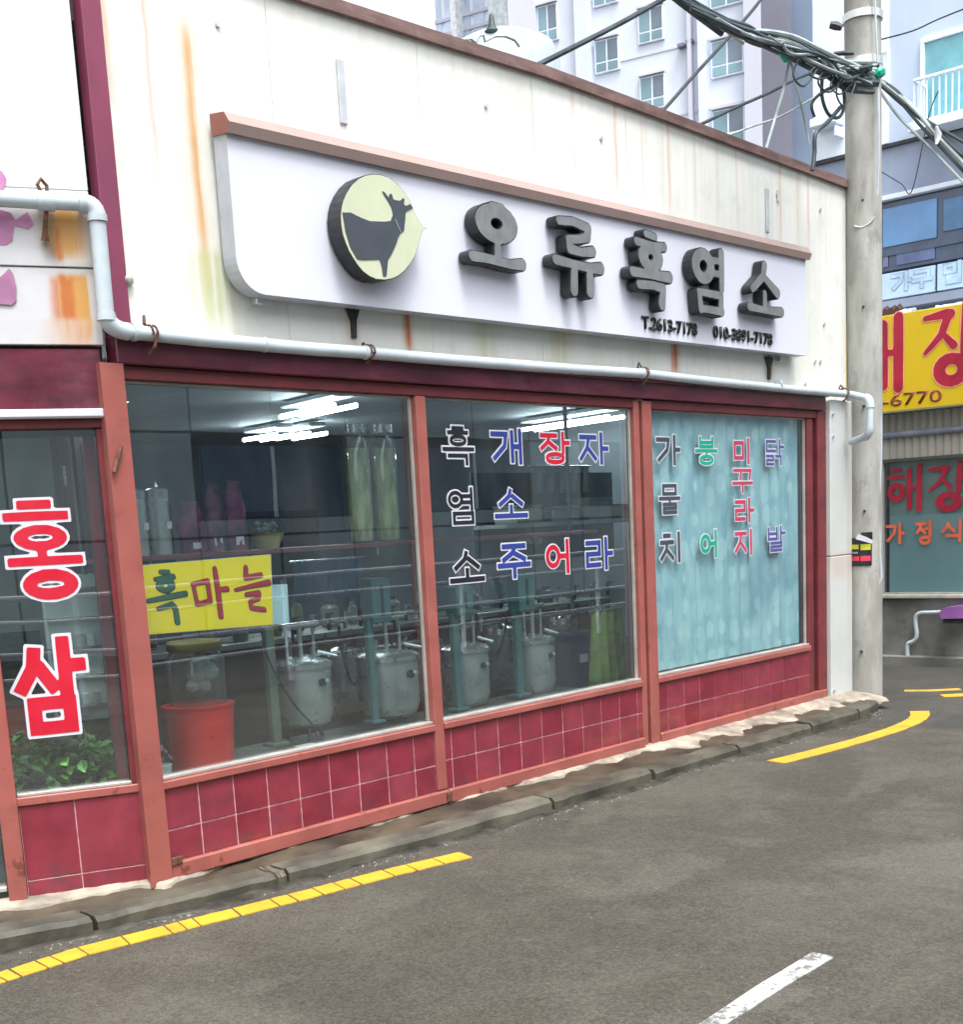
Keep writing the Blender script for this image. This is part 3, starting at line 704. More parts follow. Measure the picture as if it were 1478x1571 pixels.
# grit in the gutter
b = BM()
for k in range(420):
    x = random.uniform(-1, 7); y = ky(x)-abs(random.gauss(0, .05)); r = random.uniform(.003, .009)*(1.5 if random.random() < .06 else 1)
    if r > .009 and x > 3: r = .008
    z = ZG+uneven(x, y)
    o = [b.verts.new((x+r*math.cos(t)*random.uniform(.7, 1.3), y+r*math.sin(t)*random.uniform(.7, 1.3), z)) for t in (0, 1.6, 3.1, 4.7)]
    tp = b.verts.new((x, y, z+r*.9))
    for q in range(4): b.faces.new((o[q], o[(q+1) % 4], tp))
mk('gutter_grit', b, pm('grit', (.17, .16, .14), .8, var=.3, sc=90), kind='stuff')

# painted lines
def paint_mat(name, col, wear):
    m, nt, p = base(name); v = coords(nt)
    f = noise(nt, v, 38, 5, .7); g = noise(nt, v, 5, 4)
    k = math_(nt, 'ADD', math_(nt, 'MULTIPLY', f, .6), math_(nt, 'MULTIPLY', g, .4))
    c = mixc(nt, ramp(nt, k, .62-wear, .70-wear, 0, .85), mixc(nt, ramp(nt, g, .3, .7), col, tuple(x*.82 for x in col)), (.08, .075, .06))
    nt.links.new(c, p.inputs['Base Color']); p.inputs['Roughness'].default_value = .6
    nt.links.new(bumpn(nt, noise(nt, v, 60, 4), .6, .006), p.inputs['Normal']); return m
M_YLINE = paint_mat('yellow_road_paint', (.62, .335, .022), .05)
M_WLINE = paint_mat('white_road_paint', (.46, .46, .46), .13)
M_YLINE2 = paint_mat('worn_yellow_paint', (.60, .36, .04), .09)
def line_pts(c, w0, w1=None):
    w1 = w1 or w0; n = len(c); L, R_ = [], []
    for i, p in enumerate(c):
        a = Vector(c[max(i-1, 0)]); d = Vector(c[min(i+1, n-1)]); t = (d-a).normalized(); nn = Vector((-t.y, t.x)); w = (w0+(w1-w0)*i/(n-1))/2
        L.append(Vector(p)+nn*w); R_.append(Vector(p)-nn*w)
    return L, R_
def strip(parent, c, w, cuts, mat_, name='paint_segment', gap=.02, slant=.0, z0=.004, w1=None):
    """painted band cut by cracks into separate pieces"""
    c = [Vector(p) for p in c]; lens = [0]
    for a, d in zip(c, c[1:]): lens.append(lens[-1]+(d-a).length)
    def P_(s):
        s = max(-.2, min(lens[-1]+.2, s)); i = max(0, min(len(c)-2, sum(1 for l in lens[1:-1] if l < s)))
        return c[i]+(c[i+1]-c[i])*((s-lens[i])/(lens[i+1]-lens[i])), (c[i+1]-c[i]).normalized()
    for k in range(len(cuts)-1):
        a, d = cuts[k]+gap/2, cuts[k+1]-gap/2; b = BM(); n = 4; top = []
        for i in range(n+1):
            s = a+(d-a)*i/n; row = []
            for q, off in ((-.5, -1), (.5, 1)):
                p, t = P_(s+slant*q+random.uniform(-.002, .002)); nn = Vector((-t.y, t.x)); ww = w if w1 is None else w+(w1-w)*s/lens[-1]
                xy = p+nn*(ww*off/2+random.uniform(-.003, .003)); row.append((xy.x, xy.y, ZG+uneven(xy.x, xy.y)))
            top.append(row)
        V1 = [[b.verts.new((x, y, z+z0+.0005)) for x, y, z in r] for r in top]; V0 = [[b.verts.new((x, y, z-.004)) for x, y, z in r] for r in top]
        for i in range(n):
            b.faces.new((V1[i][0], V1[i+1][0], V1[i+1][1], V1[i][1]))
            for q in (0, 1): b.faces.new((V1[i][q], V1[i+1][q], V0[i+1][q], V0[i][q]))
        for i in (0, n): b.faces.new((V1[i][0], V1[i][1], V0[i][1], V0[i][0]))
        mk(name, b, mat_, parent, world=False)
yl = bpy.data.objects.new('yellow_line', None); COL.objects.link(yl); yl['kind'] = 'structure'
def g2(x, y): p = fz(x, y, ZG); return (p.x, p.y)
c0 = [g2(-60, 1519), g2(0, 1499), g2(125, 1459), g2(300, 1416), g2(450, 1380), g2(600, 1342), g2(716, 1314)]
tot = sum((Vector(a)-Vector(d)).length for a, d in zip(c0, c0[1:]))
cuts = [0]
while cuts[-1] < tot-.12: cuts.append(cuts[-1]+random.choice((.07, .10, .12, .14, .17, .2)))
cuts[-1] = tot
strip(yl, c0, .135, cuts, M_YLINE, slant=.018, gap=.010)
yl2 = bpy.data.objects.new('yellow_line', None); COL.objects.link(yl2); yl2['kind'] = 'structure'
c1 = [g2(1190, 1169), g2(1250, 1155), g2(1320, 1136), g2(1370, 1120), g2(1400, 1107), g2(1413, 1099), g2(1411, 1090)]
tot = sum((Vector(a)-Vector(d)).length for a, d in zip(c1, c1[1:]))
strip(yl2, c1, .15, [0, .55, 1.2, 1.75, tot], M_YLINE, slant=.0, gap=.004)
wlne = bpy.data.objects.new('white_line', None); COL.objects.link(wlne); wlne['kind'] = 'structure'
c2 = [g2(1050, 1600), g2(1100, 1568), g2(1180, 1515), g2(1263, 1465)]
tot = sum((Vector(a)-Vector(d)).length for a, d in zip(c2, c2[1:]))
strip(wlne, c2, .075, [0, tot*.5, tot], M_WLINE, gap=.0, w1=.095)
fy_ = bpy.data.objects.new('faded_yellow_line', None); COL.objects.link(fy_); fy_['kind'] = 'structure'
strip(fy_, [g2(1388, 1060), g2(1430, 1060), g2(1480, 1058)], .10, [0, .5], M_YLINE2, gap=0)
strip(fy_, [g2(1446, 1068), g2(1500, 1066)], .15, [0, .35], M_YLINE, gap=0)

# ------------------------------------------------------------------ main shop building
shop = thing('shop_building', 'long single storey shop with cream siding, red-framed windows and burgundy tiled base', 'building', (0, 0, 0))
TOPX = [-.0, 1.3, 1.54, 2.26, 3.22, 4.39, 5.56, 7.2]; TOPZ = [4.25, 4.24, 4.245, 4.26, 4.285, 4.275, 4.26, 4.24]
def topz(x): return float(np.interp(x, TOPX, TOPZ))
# siding: separate sheets butted with a recessed joint
edges = [.16, xpx(412, 80), 2.14, 3.12, 4.08, 5.03, 5.98, 7.2]
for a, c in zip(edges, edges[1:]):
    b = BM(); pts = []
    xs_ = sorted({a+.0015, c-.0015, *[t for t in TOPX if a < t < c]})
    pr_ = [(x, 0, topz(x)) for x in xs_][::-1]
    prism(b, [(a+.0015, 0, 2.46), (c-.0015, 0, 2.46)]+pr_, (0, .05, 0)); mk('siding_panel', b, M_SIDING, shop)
bx('backing_wall', M_CONC, shop, .10, 7.19, .052, .10, 2.42, 4.2, 0)
# coping follows the sagging top
b = BM(); rows = []
for x in [0.0]+TOPX[1:-1]+[7.23]:
    z = topz(x); rows.append([b.verts.new((x, y, z+dz)) for y, dz in ((-.035, -.012), (-.035, .052), (.16, .06), (.16, -.012))])
for A, B_ in zip(rows, rows[1:]):
    for k in range(4): b.faces.new((A[k], A[(k+1) % 4], B_[(k+1) % 4], B_[k]))
b.faces.new(rows[0]); b.faces.new(rows[-1][::-1]); mk('coping', b, M_COPE, shop)
bx('side_wall', M_PILAST, shop, 7.1, 7.195, .06, 8, -.15, 4.2, 0)
bx('back_wall', M_CONC, shop, .05, 7.19, 8, 8.1, -.15, 4.1, 0)
bx('roof', M_CONC, shop, .1, 7.09, .101, 8, 3.9, 4.0, 0)
b = BM(); box(b, .155, .055, -.02, .05, 2.5, 4.26, .003); mk('purple_trim', b, M_PURP, shop)
# screws and small fixings on the siding
fix = [(333, 38), (745, 163), (922, 213), (1192, 298), (1258, 322), (1264, 498), (1258, 555), (1235, 590), (1238, 265), (1250, 555)]
for (px, py) in fix:
    p = fy(px, py); b = BM(); tube(b, [(p.x, .0, p.z), (p.x, -.012, p.z)], .014, 8); mk('fixing', b, M_STEELD, shop)
for (x0, y0, x1, y1, w_) in ((520, 92, 521, 190, .05), (1176, 290, 1177, 357, .045), (1193, 292, 1193, 310, .03)):
    a, c = fy(x0, y0), fy(x1, y1); bx('wall_strip', pm('grey_strip', (.46, .49, .52), .5, var=.1), shop, a.x-w_/2, a.x+w_/2, -.014, -.001, c.z, a.z)
p = fy(195, 430); b = BM(); lathe(b, [(.0, 0), (.022, 0), (.026, .015), (.016, .03), (0, .034)], (0, 0, 0), 14)
b.transform(Matrix.Translation((p.x, -.0, p.z)) @ Matrix.Rotation(rad(90), 4, 'X')); mk('round_knob', b, M_ALU, shop, smooth=True)
# lintel
b = BM(); box(b, .045, 6.74, -.05, .04, 2.41, 2.535, .006); mk('lintel', b, M_BURG, shop)
b = BM(); box(b, .045, 6.745, -.075, -.052, 2.515, 2.545, .004); mk('lintel_lip', b, M_BURG, shop)
# corner pilaster in two lengths, joint at 1.2 m
for z0, z1 in ((-.05, 1.20), (1.205, 2.50)):
    bx('pilaster', M_PILAST, shop, 6.80, 7.2, -.055, .055, z0, z1, .006)
for z in (.05, 2.38, 2.2):
    b = BM(); p = (6.84, -.055, z); tube(b, [p, (p[0], -.07, z)], .012, 8); mk('fixing', b, M_STEELD, shop)
# frame members
XA0, XA1 = -.0, .075; XB0, XB1 = 1.955, 2.035; XC0, XC1, XC2 = 4.055, 4.13, 4.25; XD0, XD1 = 6.50, 6.77
b = BM(); prism(b, [(-.045, -.045, -.02), (.075, -.045, -.02), (.075, .05, -.02), (-.02, .05, -.02)], (0, 0, 2.43)); mk('corner_post', b, M_SALMON, shop)
bx('mullion', M_SALMON, shop, XB0, XB1, -.02, .06, .075, 2.345, .005)
bx('mullion', M_SALMON, shop, XC0, XC1-.012, -.015, .06, .0, 2.405, .005)
bx('mullion', M_SALMON, shop, XC1+.012, XC2, -.025, .06, .0, 2.40, .005)
bx('mullion_gap', M_DARKST, shop, XC1-.012, XC1+.012, .01, .06, .0, 2.409, 0)
bx('mullion', M_REDFRAME, shop, 6.50, 6.60, .0, .06, .075, 2.345, .004)
bx('end_post', M_REDFRAME, shop, 6.645, 6.795, -.02, .06, -.01, 2.41, .006)
bx('mullion_gap', M_DARKST, shop, 6.60, 6.645, .02, .06, .0, 2.346, 0)
for a, c in ((.075, XC0), (XC2, 6.645)):
    bx('head_rail', M_REDFRAME, shop, a, c, -.012, .06, 2.347, 2.409, .004)
for a, c in ((.075, XB1), (XB1+.004, XC0-.004), (XC2, 6.77)):
    bx('bottom_rail', M_SALMON, shop, a+.001, c-.001, -.04, .05, -.012, .07, .008)
rusty = BM(); box(rusty, .076, .14, -.05, -.041, .06, .10, .004); mk('rust_patch', rusty, M_RUST, shop)
rusty = BM(); box(rusty, 2.0, 2.04, -.052, -.042, .0, .06, .004); mk('rust_patch', rusty, M_RUST, shop)

def film_mat():
    m, nt, p = base('frosted_film')
    tc = _n(nt, 'ShaderNodeTexCoord'); mp = _n(nt, 'ShaderNodeMapping'); nt.links.new(tc.outputs['Object'], mp.inputs['Vector'])
    mp.inputs['Scale'].default_value = (1, 0, 1); v = mp.outputs['Vector']
    vo = _n(nt, 'ShaderNodeTexVoronoi'); vo.inputs['Scale'].default_value = 4.6; vo.inputs['Randomness'].default_value = .45; mpv = _n(nt, 'ShaderNodeMapping'); mpv.inputs['Scale'].default_value = (1.25, 1, 1.0); nt.links.new(v, mpv.inputs['Vector']); nt.links.new(mpv.outputs['Vector'], vo.inputs['Vector'])
    dots = ramp(nt, vo.outputs['Distance'], .50, .40, 0, 1)
    rnd = _n(nt, 'ShaderNodeRGBToBW'); nt.links.new(vo.outputs['Color'], rnd.inputs[0])
    mp2 = _n(nt, 'ShaderNodeMapping'); mp2.inputs['Scale'].default_value = (4.5, 0, 1.3); nt.links.new(tc.outputs['Object'], mp2.inputs['Vector'])
    st = noise(nt, mp2.outputs['Vector'], 1.6, 5, .6)
    c = mixc(nt, ramp(nt, st, .32, .66), (.27, .46, .52), (.42, .62, .65))
    c = mixc(nt, math_(nt, 'MULTIPLY', dots, math_(nt, 'MULTIPLY', rnd.outputs[0], .9)), c, (.60, .78, .79))
    mp3 = _n(nt, 'ShaderNodeMapping'); mp3.inputs['Scale'].default_value = (1, 0, 1); nt.links.new(tc.outputs['Object'], mp3.inputs['Vector'])
    big = noise(nt, mp3.outputs['Vector'], 1.1, 3)
    c = mixc(nt, ramp(nt, big, .48, .64, 0, .45), c, (.13, .28, .37))
    nt.links.new(c, p.inputs['Base Color']); p.inputs['Roughness'].default_value = .6
    p.inputs['Subsurface Weight'].default_value = 0
    return m
M_FILM = film_mat()

def window(x0, x1, tile_rows, tile_cols, film=False):
    w = mk('window', (lambda b: (box(b, x0, x1, -.008, .05, .475, .492, .003), b)[1])(BM()), M_ALU, shop)     # sill bead carries its parts
    bx('glass', GLASSF if film else GLASS, w, x0, x1, .040, .044, .492, 2.346, 0)
    bx('sill_rail', M_SALMON, w, x0, x1, -.03, .055, .432, .474, .006)
    for a, c in ((x0, x0+.014), (x1-.014, x1)): bx('glazing_bead', M_ALU, w, a, c, .018, .039, .492, 2.346, .002)
    bx('glazing_bead', M_ALU, w, x0+.014, x1-.014, .018, .039, 2.334, 2.346, .002)
    if film:
        b = BM(); n = 80; r0 = []
        for i in range(n+1):
            x = x0+.02+(x1-x0-.04)*i/n; y = .075+.006*math.sin(i*1.1)+.004*math.sin(i*2.7); r0.append((b.verts.new((x, y, .5)), b.verts.new((x, y, 2.34))))
        for A, B_ in zip(r0, r0[1:]): b.faces.new((A[0], B_[0], B_[1], A[1]))
        mk('frosted_film', b, M_FILM, w, smooth=True)
    bx('tile_bed', M_GROUT, shop, x0, x1, -.004, .04, .07, .432, 0)
    for k in range(len(tile_cols)-1):
        a, c = tile_cols[k]+.0045, tile_cols[k+1]-.0045
        for (z0, z1) in tile_rows:
            e = .0008*random.uniform(-1, 1)
            bx('tile', M_TILE, shop, max(a, x0+.003), min(c, x1-.003), -.0095+e, .0, z0, z1, .0015)
    return w
rows_ = [(.072, .223), (.232, .430)]
W1 = window(XA1, XB0, rows_, [.075, .292, .504, .716, .928, 1.140, 1.352, 1.57, 1.785, 1.955])
W2 = window(XB1, XC0, [(.072, .24), (.249, .430)], [2.035, 2.10, 2.31, 2.521, 2.733, 2.945, 3.16, 3.372, 3.58, 3.79, 4.0, 4.055])
W3 = window(XC2, 6.50, [(.072, .223), (.232, .430)], [4.25, 4.381, 4.595, 4.807, 5.018, 5.227, 5.437, 5.647, 5.86, 6.069, 6.285, 6.50], True)

# lettering on the windows
GP = lambda x, y: fy(x, y, .037)
def wlet(par, ch, rect, m, **k): letter('letter', ch, rect, GP, (M_WHITE, m), par, w=HEAVY.get(ch, .070), **k)
kw = dict(outl=.042)
HEAVY = {'흑': .050, '염': .050, '붕': .056, '물': .058, '닭': .052, '발': .056, '꾸': .062, '장': .064}
for ch, r, m in (('흑', (676, 650, 730, 717), M_VBLK), ('염', (682, 745, 736, 809), M_VBLK), ('소', (688, 839, 745, 898), M_VBLK),
                 ('개', (752, 655, 805, 715), M_VBLU), ('소', (757, 744, 811, 799), M_VBLU), ('주', (762, 830, 816, 890), M_VBLU),
                 ('장', (826, 660, 876, 716), M_VRED), ('어', (835, 825, 879, 883), M_VRED),
                 ('자', (887, 661, 935, 715), M_VBLU), ('라', (896, 822, 942, 877), M_VBLU)):
    wlet(W2, ch, r, m, **kw)
for ch, r, m in (('가', (1006, 665, 1045, 716), M_VGRY), ('물', (1010, 739, 1045, 791), M_VGRY), ('치', (1011, 814, 1048, 866), M_VGRY),
                 ('붕', (1066, 667, 1102, 716), M_VGRN), ('어', (1073, 811, 1104, 858), M_VGRN),
                 ('미', (1124, 670, 1153, 714), M_VPNK), ('꾸', (1123, 716, 1156, 758), M_VPNK), ('라', (1126, 762, 1158, 804), M_VPNK), ('지', (1126, 810, 1157, 854), M_VPNK),
                 ('닭', (1173, 672, 1204, 716), M_VIND), ('발', (1176, 805, 1206, 848), M_VIND)):
    wlet(W3, ch, r, m, **kw)

# yellow poster taped inside the glass of the first window
def quad_sheet(name, px, Y, m, thick, label, cat, parent=None):
    pts = [fy(x, y, Y) for x, y in px]; b = BM(); prism(b, pts, (0, thick, 0)); o = mk(name, b, m, parent)
    if label: tag(o, label, cat)
    return o
pt = [fy(x, y, .05) for x, y in ((211, 868), (415, 851), (419, 958), (218, 974))]
poster = thing('poster', 'bright yellow poster with three brush-lettered words inside the first large window', 'poster', tuple(pt[3]))
b = BM(); prism(b, pt, (0, .004, 0)); mk('sheet', b, M_YEL, poster)
b = BM(); 
for p_ in (pt,):
    c_ = sum(pt, Vector())/4
    for i in range(4):
        a, d = pt[i], pt[(i+1) % 4]; a2 = c_+(a-c_)*1.012; d2 = c_+(d-c_)*1.012
        prism(b, [a+Vector((0, .001, 0)), d+Vector((0, .001, 0)), d2+Vector((0, .001, 0)), a2+Vector((0, .001, 0))], (0, .002, 0))
mk('border', b, M_WHITE, poster)
PPL = lambda x, y: fy(x, y, .0495)
letter('letter', '흑s', (225, 874, 286, 958), PPL, (M_VBLK, pm('poster_green', (.02, .11, .06), .5)), poster, brush=True, w=.95, outl=.012, shadow=.02)
letter('letter', '마s', (294, 872, 351, 948), PPL, (M_VBLK, M_VRED), poster, brush=True, w=.95, outl=.012, shadow=.02)
letter('letter', '늘s', (361, 869, 414, 942), PPL, (M_VBLK, M_VRED), poster, brush=True, w=.95, outl=.012, shadow=.02)
quad_sheet('paper_note', ((392, 898), (441, 896), (444, 956), (396, 960)), .07, M_PAPER, .002, 'pale blue paper note behind the right edge of the yellow poster', 'note')

# ------------------------------------------------------------------ left unit, turned 25 degrees at the corner post
left = thing('corner_shop', 'left edge shop unit with a red lettered window above two large burgundy tiles', 'building', (.03, 0, 0), -rad(25))
ROOTM[left.name] = Matrix.Translation((.03, 0, 0)) @ Matrix.Rotation(-rad(25), 4, 'Z')
LN = Vector((math.sin(rad(25)), math.cos(rad(25)), 0))
def LP(d=0.0): return lambda x, y: at(x, y, LN, LN.x*.03+d)
def lbx(name, m, parent, *a, bev=.004, **k):
    b = BM(); box(b, *a, bev); return mk(name, b, m, parent, world=False, **k)
lw = lbx('window', M_ALU, left, -.60, -.085, -.006, .05, .483, .497, bev=.002)
lbx('glass', GLASS, lw, -.60, -.085, .04, .044, .497, 2.13, bev=0)
lbx('sill_rail', M_SALMON, lw, -.61, -.055, -.02, .055, .442, .482)
lbx('stile', M_REDFRAME, lw, -.085, -.055, .0, .055, .483, 2.13)
lbx('inner_jamb', M_REDFRAME, lw, -.14, -.09, .07, .17, .5, 2.13)
lbx('post', M_SALMON, left, -.685, -.60-.004, -.03, .05, .0, 2.13)
lbx('post', M_REDFRAME, left, -1.9, -1.8, -.03, .05, .0, 2.13)
lbx('head_rail', M_REDFRAME, left, -1.9, -.055, -.012, .055, 2.131, 2.17)
lbx('white_lip', M_WHITE, left, -2.0, -.035, -.055, .02, 2.172, 2.212, bev=.008)
lbx('fascia', M_BURG, left, -2.0, -.035, -.012, .05, 2.213, 2.475)
lbx('tile_bed', M_GROUT, left, -.60, -.05, -.002, .04, .0, .441, bev=0)
for a, c in ((-.597, -.357), (-.351, -.055)):
    for z0, z1 in ((.004, .084), (.090, .438)): lbx('tile', M_TILE, left, a, c, -.008, .0, z0, z1, bev=.0015)
lw2 = lbx('window', M_ALU, left, -1.8, -.69, -.006, .05, .05, .07, bev=.002)
lbx('glass', GLASS, lw2, -1.8, -.69, .04, .044, .07, 2.13, bev=0)
LSTR = [(-.12, .022, 2.83, 2.44, RC_O, 2.6), (-.085, .025, 2.83, 2.44, RC_Y, 2.2), (-.155, .03, 2.83, 2.44, RC_Y, 1.6), (-.16, .012, 3.02, 2.42, RC_O, 1.6), (-.12, .07, 3.08, 2.80, RC_Y, 1.3), (-.08, .16, 2.85, 2.77, (.40, .38, .34), 1.2), (-.3, .25, 2.86, 2.78, (.50, .50, .50), .9), (-.19, .03, 3.02, 2.80, RC_B, .9), (-.155, .07, 3.06, 2.83, RC_Y, .9), (-.17, .012, 3.0, 2.82, RC_O, 1.), (-.20, .022, 2.80, 2.5, RC_O, .9),
        (-.13, .03, 2.79, 2.5, RC_O, 1.3), (-.10, .02, 2.79, 2.52, RC_Y, 1.3), (-.16, .10, 2.62, 2.4, RC_T, .8)]
M_FASW = siding_mat('white_fascia', (.54, .54, .56), (.46, .44, .40), LSTR, ribs=False)
lbx('white_fascia', M_FASW, left, -2.0, -.02, -.03, .05, 2.82, 3.14, bev=.003)
lbx('white_fascia', M_FASW, left, -2.0, -.016, -.024, .05, 2.49, 2.816, bev=.003)
lbx('upper_board', pm('upper_board', (.64, .65, .67), .5, var=.02), left, -2.0, -.02, -.028, .05, 3.143, 4.6, bev=.003)
lbx('backing_wall', M_CONC, left, -2.0, -.02, .052, .1, 2.1, 4.55, bev=0)
# torn pink flower print on the fascia
M_FLOW = pm('pink_print', (.40, .17, .31), .5, var=.15, sc=6)
def petal(pts):
    b = BM(); prism(b, [LP(-.0325)(x, y) for x, y in pts], LN*.0015); mk('flower_print', b, M_FLOW, left)
petal([(-14, 322), (0, 322), (16, 326), (24, 338), (42, 325), (52, 345), (44, 352), (22, 347), (19, 370), (10, 376), (-14, 376)])
petal([(2, 424), (14, 412), (20, 420), (25, 440), (25, 462), (18, 468), (-12, 466), (-12, 430)])
petal([(-12, 262), (2, 262), (10, 274), (9, 282), (6, 290), (8, 298), (-12, 299)])
letter('letter', '홍', (5, 757, 131, 926), LP(.036), (M_WHITE, M_VRED), lw, w=.042, outl=.026)
letter('letter', '삼', (15, 972, 141, 1135), LP(.036), (M_WHITE, M_VRED), lw, w=.066, outl=.03)
# little red handle on the corner post
b = BM(); a = fy(186, 685, -.06); c = fy(175, 725, -.06); tube(b, [a, c], .010, 8); mk('bracket', b, M_RUST, shop)

# ------------------------------------------------------------------ sign board
YS = -.13
def SP(x, y): return fy(x, y, YS)
sx0, sx1 = SP(362, 390).x, SP(1237, 470).x
zl_b, zr_b = SP(430, 455).z, SP(1230, 545).z; zt_l, zt_r = SP(370, 208).z, SP(1238, 398).z
sign = thing('shop_sign', 'long white sign board with raised grey letters and round goat emblem', 'sign', (sx0, 0, zl_b))
r = .16; pts = [(sx1, zr_b), (sx1, zt_r), (sx0, zt_l)]
for k in range(9):
    t = math.pi+k/8*math.pi/2; pts.append((sx0+r+r*math.cos(t), zl_b+r+r*math.sin(t)))
b = BM(); prism(b, [(x, YS, z) for x, z in pts], (0, .10, 0))
for f in b.faces: f.material_index = 0 if abs(f.calc_center_median().y-YS) < 1e-4 else 1
mk('board', b, (M_SIGN, M_SIGNSIDE), sign)
# hood: pentagon section
def hood(x, z): return [(x, YS+.10, z+.0), (x, YS-.028, z-.01), (x, YS-.045, z+.035), (x, YS-.01, z+.085), (x, YS+.10, z+.10)]
A = hood(sx0-.012, zt_l); B_ = hood(sx1+.02, zt_r); b = BM()
va = [b.verts.new(p) for p in A]; vb = [b.verts.new(p) for p in B_]
for k in range(5): b.faces.new((va[k], va[(k+1) % 5], vb[(k+1) % 5], vb[k]))
b.faces.new(va).material_index = 1; b.faces.new(vb)
mk('hood', b, (M_HOOD, M_HOODEND), sign)
# brackets holding it to the wall, and hanging ends under it
for px, py in ((392, 452), (1195, 545)):
    p = fy(px, py, -.02); bx('bracket', M_STEELD, sign, p.x-.02, p.x+.02, -.05, 0, p.z-.05, p.z+.03)
for px, py0, py1, w_ in ((540, 470, 518, .05), (1180, 548, 582, .06)):
    a, c = fy(px, py0, -.01), fy(px, py1, -.01)
    b = BM(); prism(b, [(a.x-w_, -.012, a.z), (a.x+w_*1.2, -.012, a.z), (a.x+w_*.55, -.012, a.z-.07), (a.x+w_*.4, -.012, c.z), (a.x-w_*.25, -.012, c.z), (a.x-w_*.2, -.012, a.z-.08)], (0, .011, 0))
    mk('rusted_strap', b, M_DARKST, sign)
# letters
YL = YS-.085; LPn = lambda x, y: fy(x, y, YL)
for ch, r_ in (('오', (719, 312, 806, 415)), ('류', (850, 336, 926, 456)), ('흑', (970, 355, 1031, 472)), ('염', (1061, 381, 1116, 483)), ('소', (1149, 404, 1202, 484))):
    x0, y0, x1, y1 = r_; cx, cy = (x0+x1)/2, (y0+y1)/2
    C = LPn(cx, cy); W_ = LPn(x1, cy).x-LPn(x0, cy).x; H_2 = LPn(cx, y0).z-LPn(cx, y1).z
    M = Matrix(((1, 0, 0, C.x), (0, -1, 0, YS-.012), (0, 0, 1, C.z), (0, 0, 0, 1)))
    letter('letter', ch, None, None, (M_LBLK, M_LFACE), sign, w=1.28 if ch in '오소' else 1.12, brush=True, M=M, size=(W_*.96, H_2*.95), outl=.017, depth=.072)
for txt, r_ in (('T.2613-7178', (985, 487, 1069, 514)), ('010-3891-7178', (1095, 502, 1185, 529))):
    x0, y0, x1, y1 = r_; C = SP((x0+x1)/2, (y0+y1)/2); W_ = SP(x1, y0).x-SP(x0, y0).x
    M = Matrix(((1, 0, 0, C.x), (0, -1, 0, YS-.0), (0, 0, 1, C.z), (0, 0, 0, 1)))
    digits('phone_number', txt, M, W_, .085, M_LBLK, sign, depth=.014, weight=.018)
# emblem
ZM = lambda x, y: fy(320+x/2.956, 130+y/2.956, YS-.11)
emb = [(745, 405), (710, 411), (680, 425), (650, 452), (625, 490), (608, 528), (600, 565), (597, 600), (600, 640), (607, 682), (620, 720), (636, 758), (655, 790), (676, 822), (700, 850), (728, 871), (760, 885), (800, 888), (832, 882), (860, 870), (887, 848), (910, 820), (930, 790), (945, 755), (955, 720), (962, 685), (972, 662), (990, 650), (970, 640), (952, 615), (940, 590), (928, 560), (912, 525), (890, 490), (866, 460), (838, 434), (812, 418), (780, 408)]
goat = [(603, 580), (640, 580), (690, 605), (730, 620), (800, 622), (826, 618), (836, 590), (830, 560), (815, 530), (795, 500), (786, 482), (796, 486), (816, 512), (820, 495), (829, 494), (838, 520), (862, 526), (874, 523), (880, 513), (889, 519), (885, 540), (895, 550), (915, 541), (927, 560), (905, 571), (893, 580), (892, 610), (886, 665), (870, 675), (858, 700), (846, 735), (830, 770), (812, 800), (806, 872), (790, 872), (785, 830), (774, 795), (700, 798), (672, 795), (640, 740), (618, 670)]
b = BM(); prism(b, [ZM(x, y) for x, y in emb], (0, .098, 0)); em = mk('emblem', b, M_LBLK, sign)
cx_, cy_ = 775, 650
def flat_poly(pts, Y0, th, m, name, par):
    b = BM(); L3 = [Vector((ZM(x, y).x, 0, ZM(x, y).z)) for x, y in pts]
    tr = tessellate_polygon([[Vector((p.x, p.z, 0)) for p in L3]])
    f = [b.verts.new((p.x, Y0, p.z)) for p in L3]; k_ = [b.verts.new((p.x, Y0+th, p.z)) for p in L3]; n = len(f)
    for t in tr: b.faces.new([f[i] for i in t]); b.faces.new([k_[i] for i in t][::-1])
    for i in range(n): b.faces.new((f[i], k_[i], k_[(i+1) % n], f[(i+1) % n]))
    return mk(name, b, m, par)
flat_poly([(cx_+(x-cx_)*.985, cy_+(y-cy_)*.985) for x, y in emb], YS-.113, .0025, M_EMBY, 'emblem_face', em)
flat_poly([(cx_+(x-cx_)*.985-1, cy_+(y-cy_)*.985) for x, y in goat], YS-.1165, .003, M_GOAT, 'goat', em)
flat_poly([(838, 610), (850, 640), (866, 672), (872, 672), (858, 640), (846, 610)], YS-.1185, .0015, pm('goat_beard', (.14, .16, .17), .5), 'goat_beard', em)

# ------------------------------------------------------------------ drain pipe along the facade
YP = -.085
pipe = thing('drain_pipe', 'white plastic drain pipe running under the sign along the whole front', 'pipe', (0, YP, 2.5))
def bend(p0, pc, p1, n=6):
    p0, pc, p1 = Vector(p0), Vector(pc), Vector(p1)
    return [(1-t)**2*p0+2*t*(1-t)*pc+t*t*p1 for t in [i/n for i in range(n+1)]]
def ppt(x, y): return fy(x, y, YP)
pa, pb2, pc2, pd = ppt(196, 509), ppt(560, 541), ppt(985, 573), ppt(1303, 605)
R0 = .033
for a, c, rr in ((pa, pb2, R0), (pb2, pc2, R0*.97), (pc2, pd, R0*.92)):
    b = BM(); mid = (a+c)/2+Vector((0, 0, -.006)); tube(b, [a, (a+mid)/2+Vector((0, 0, -.003)), mid, (c+mid)/2+Vector((0, 0, -.003)), c], rr, 12); mk('pipe_section', b, M_PVC, pipe, smooth=True)
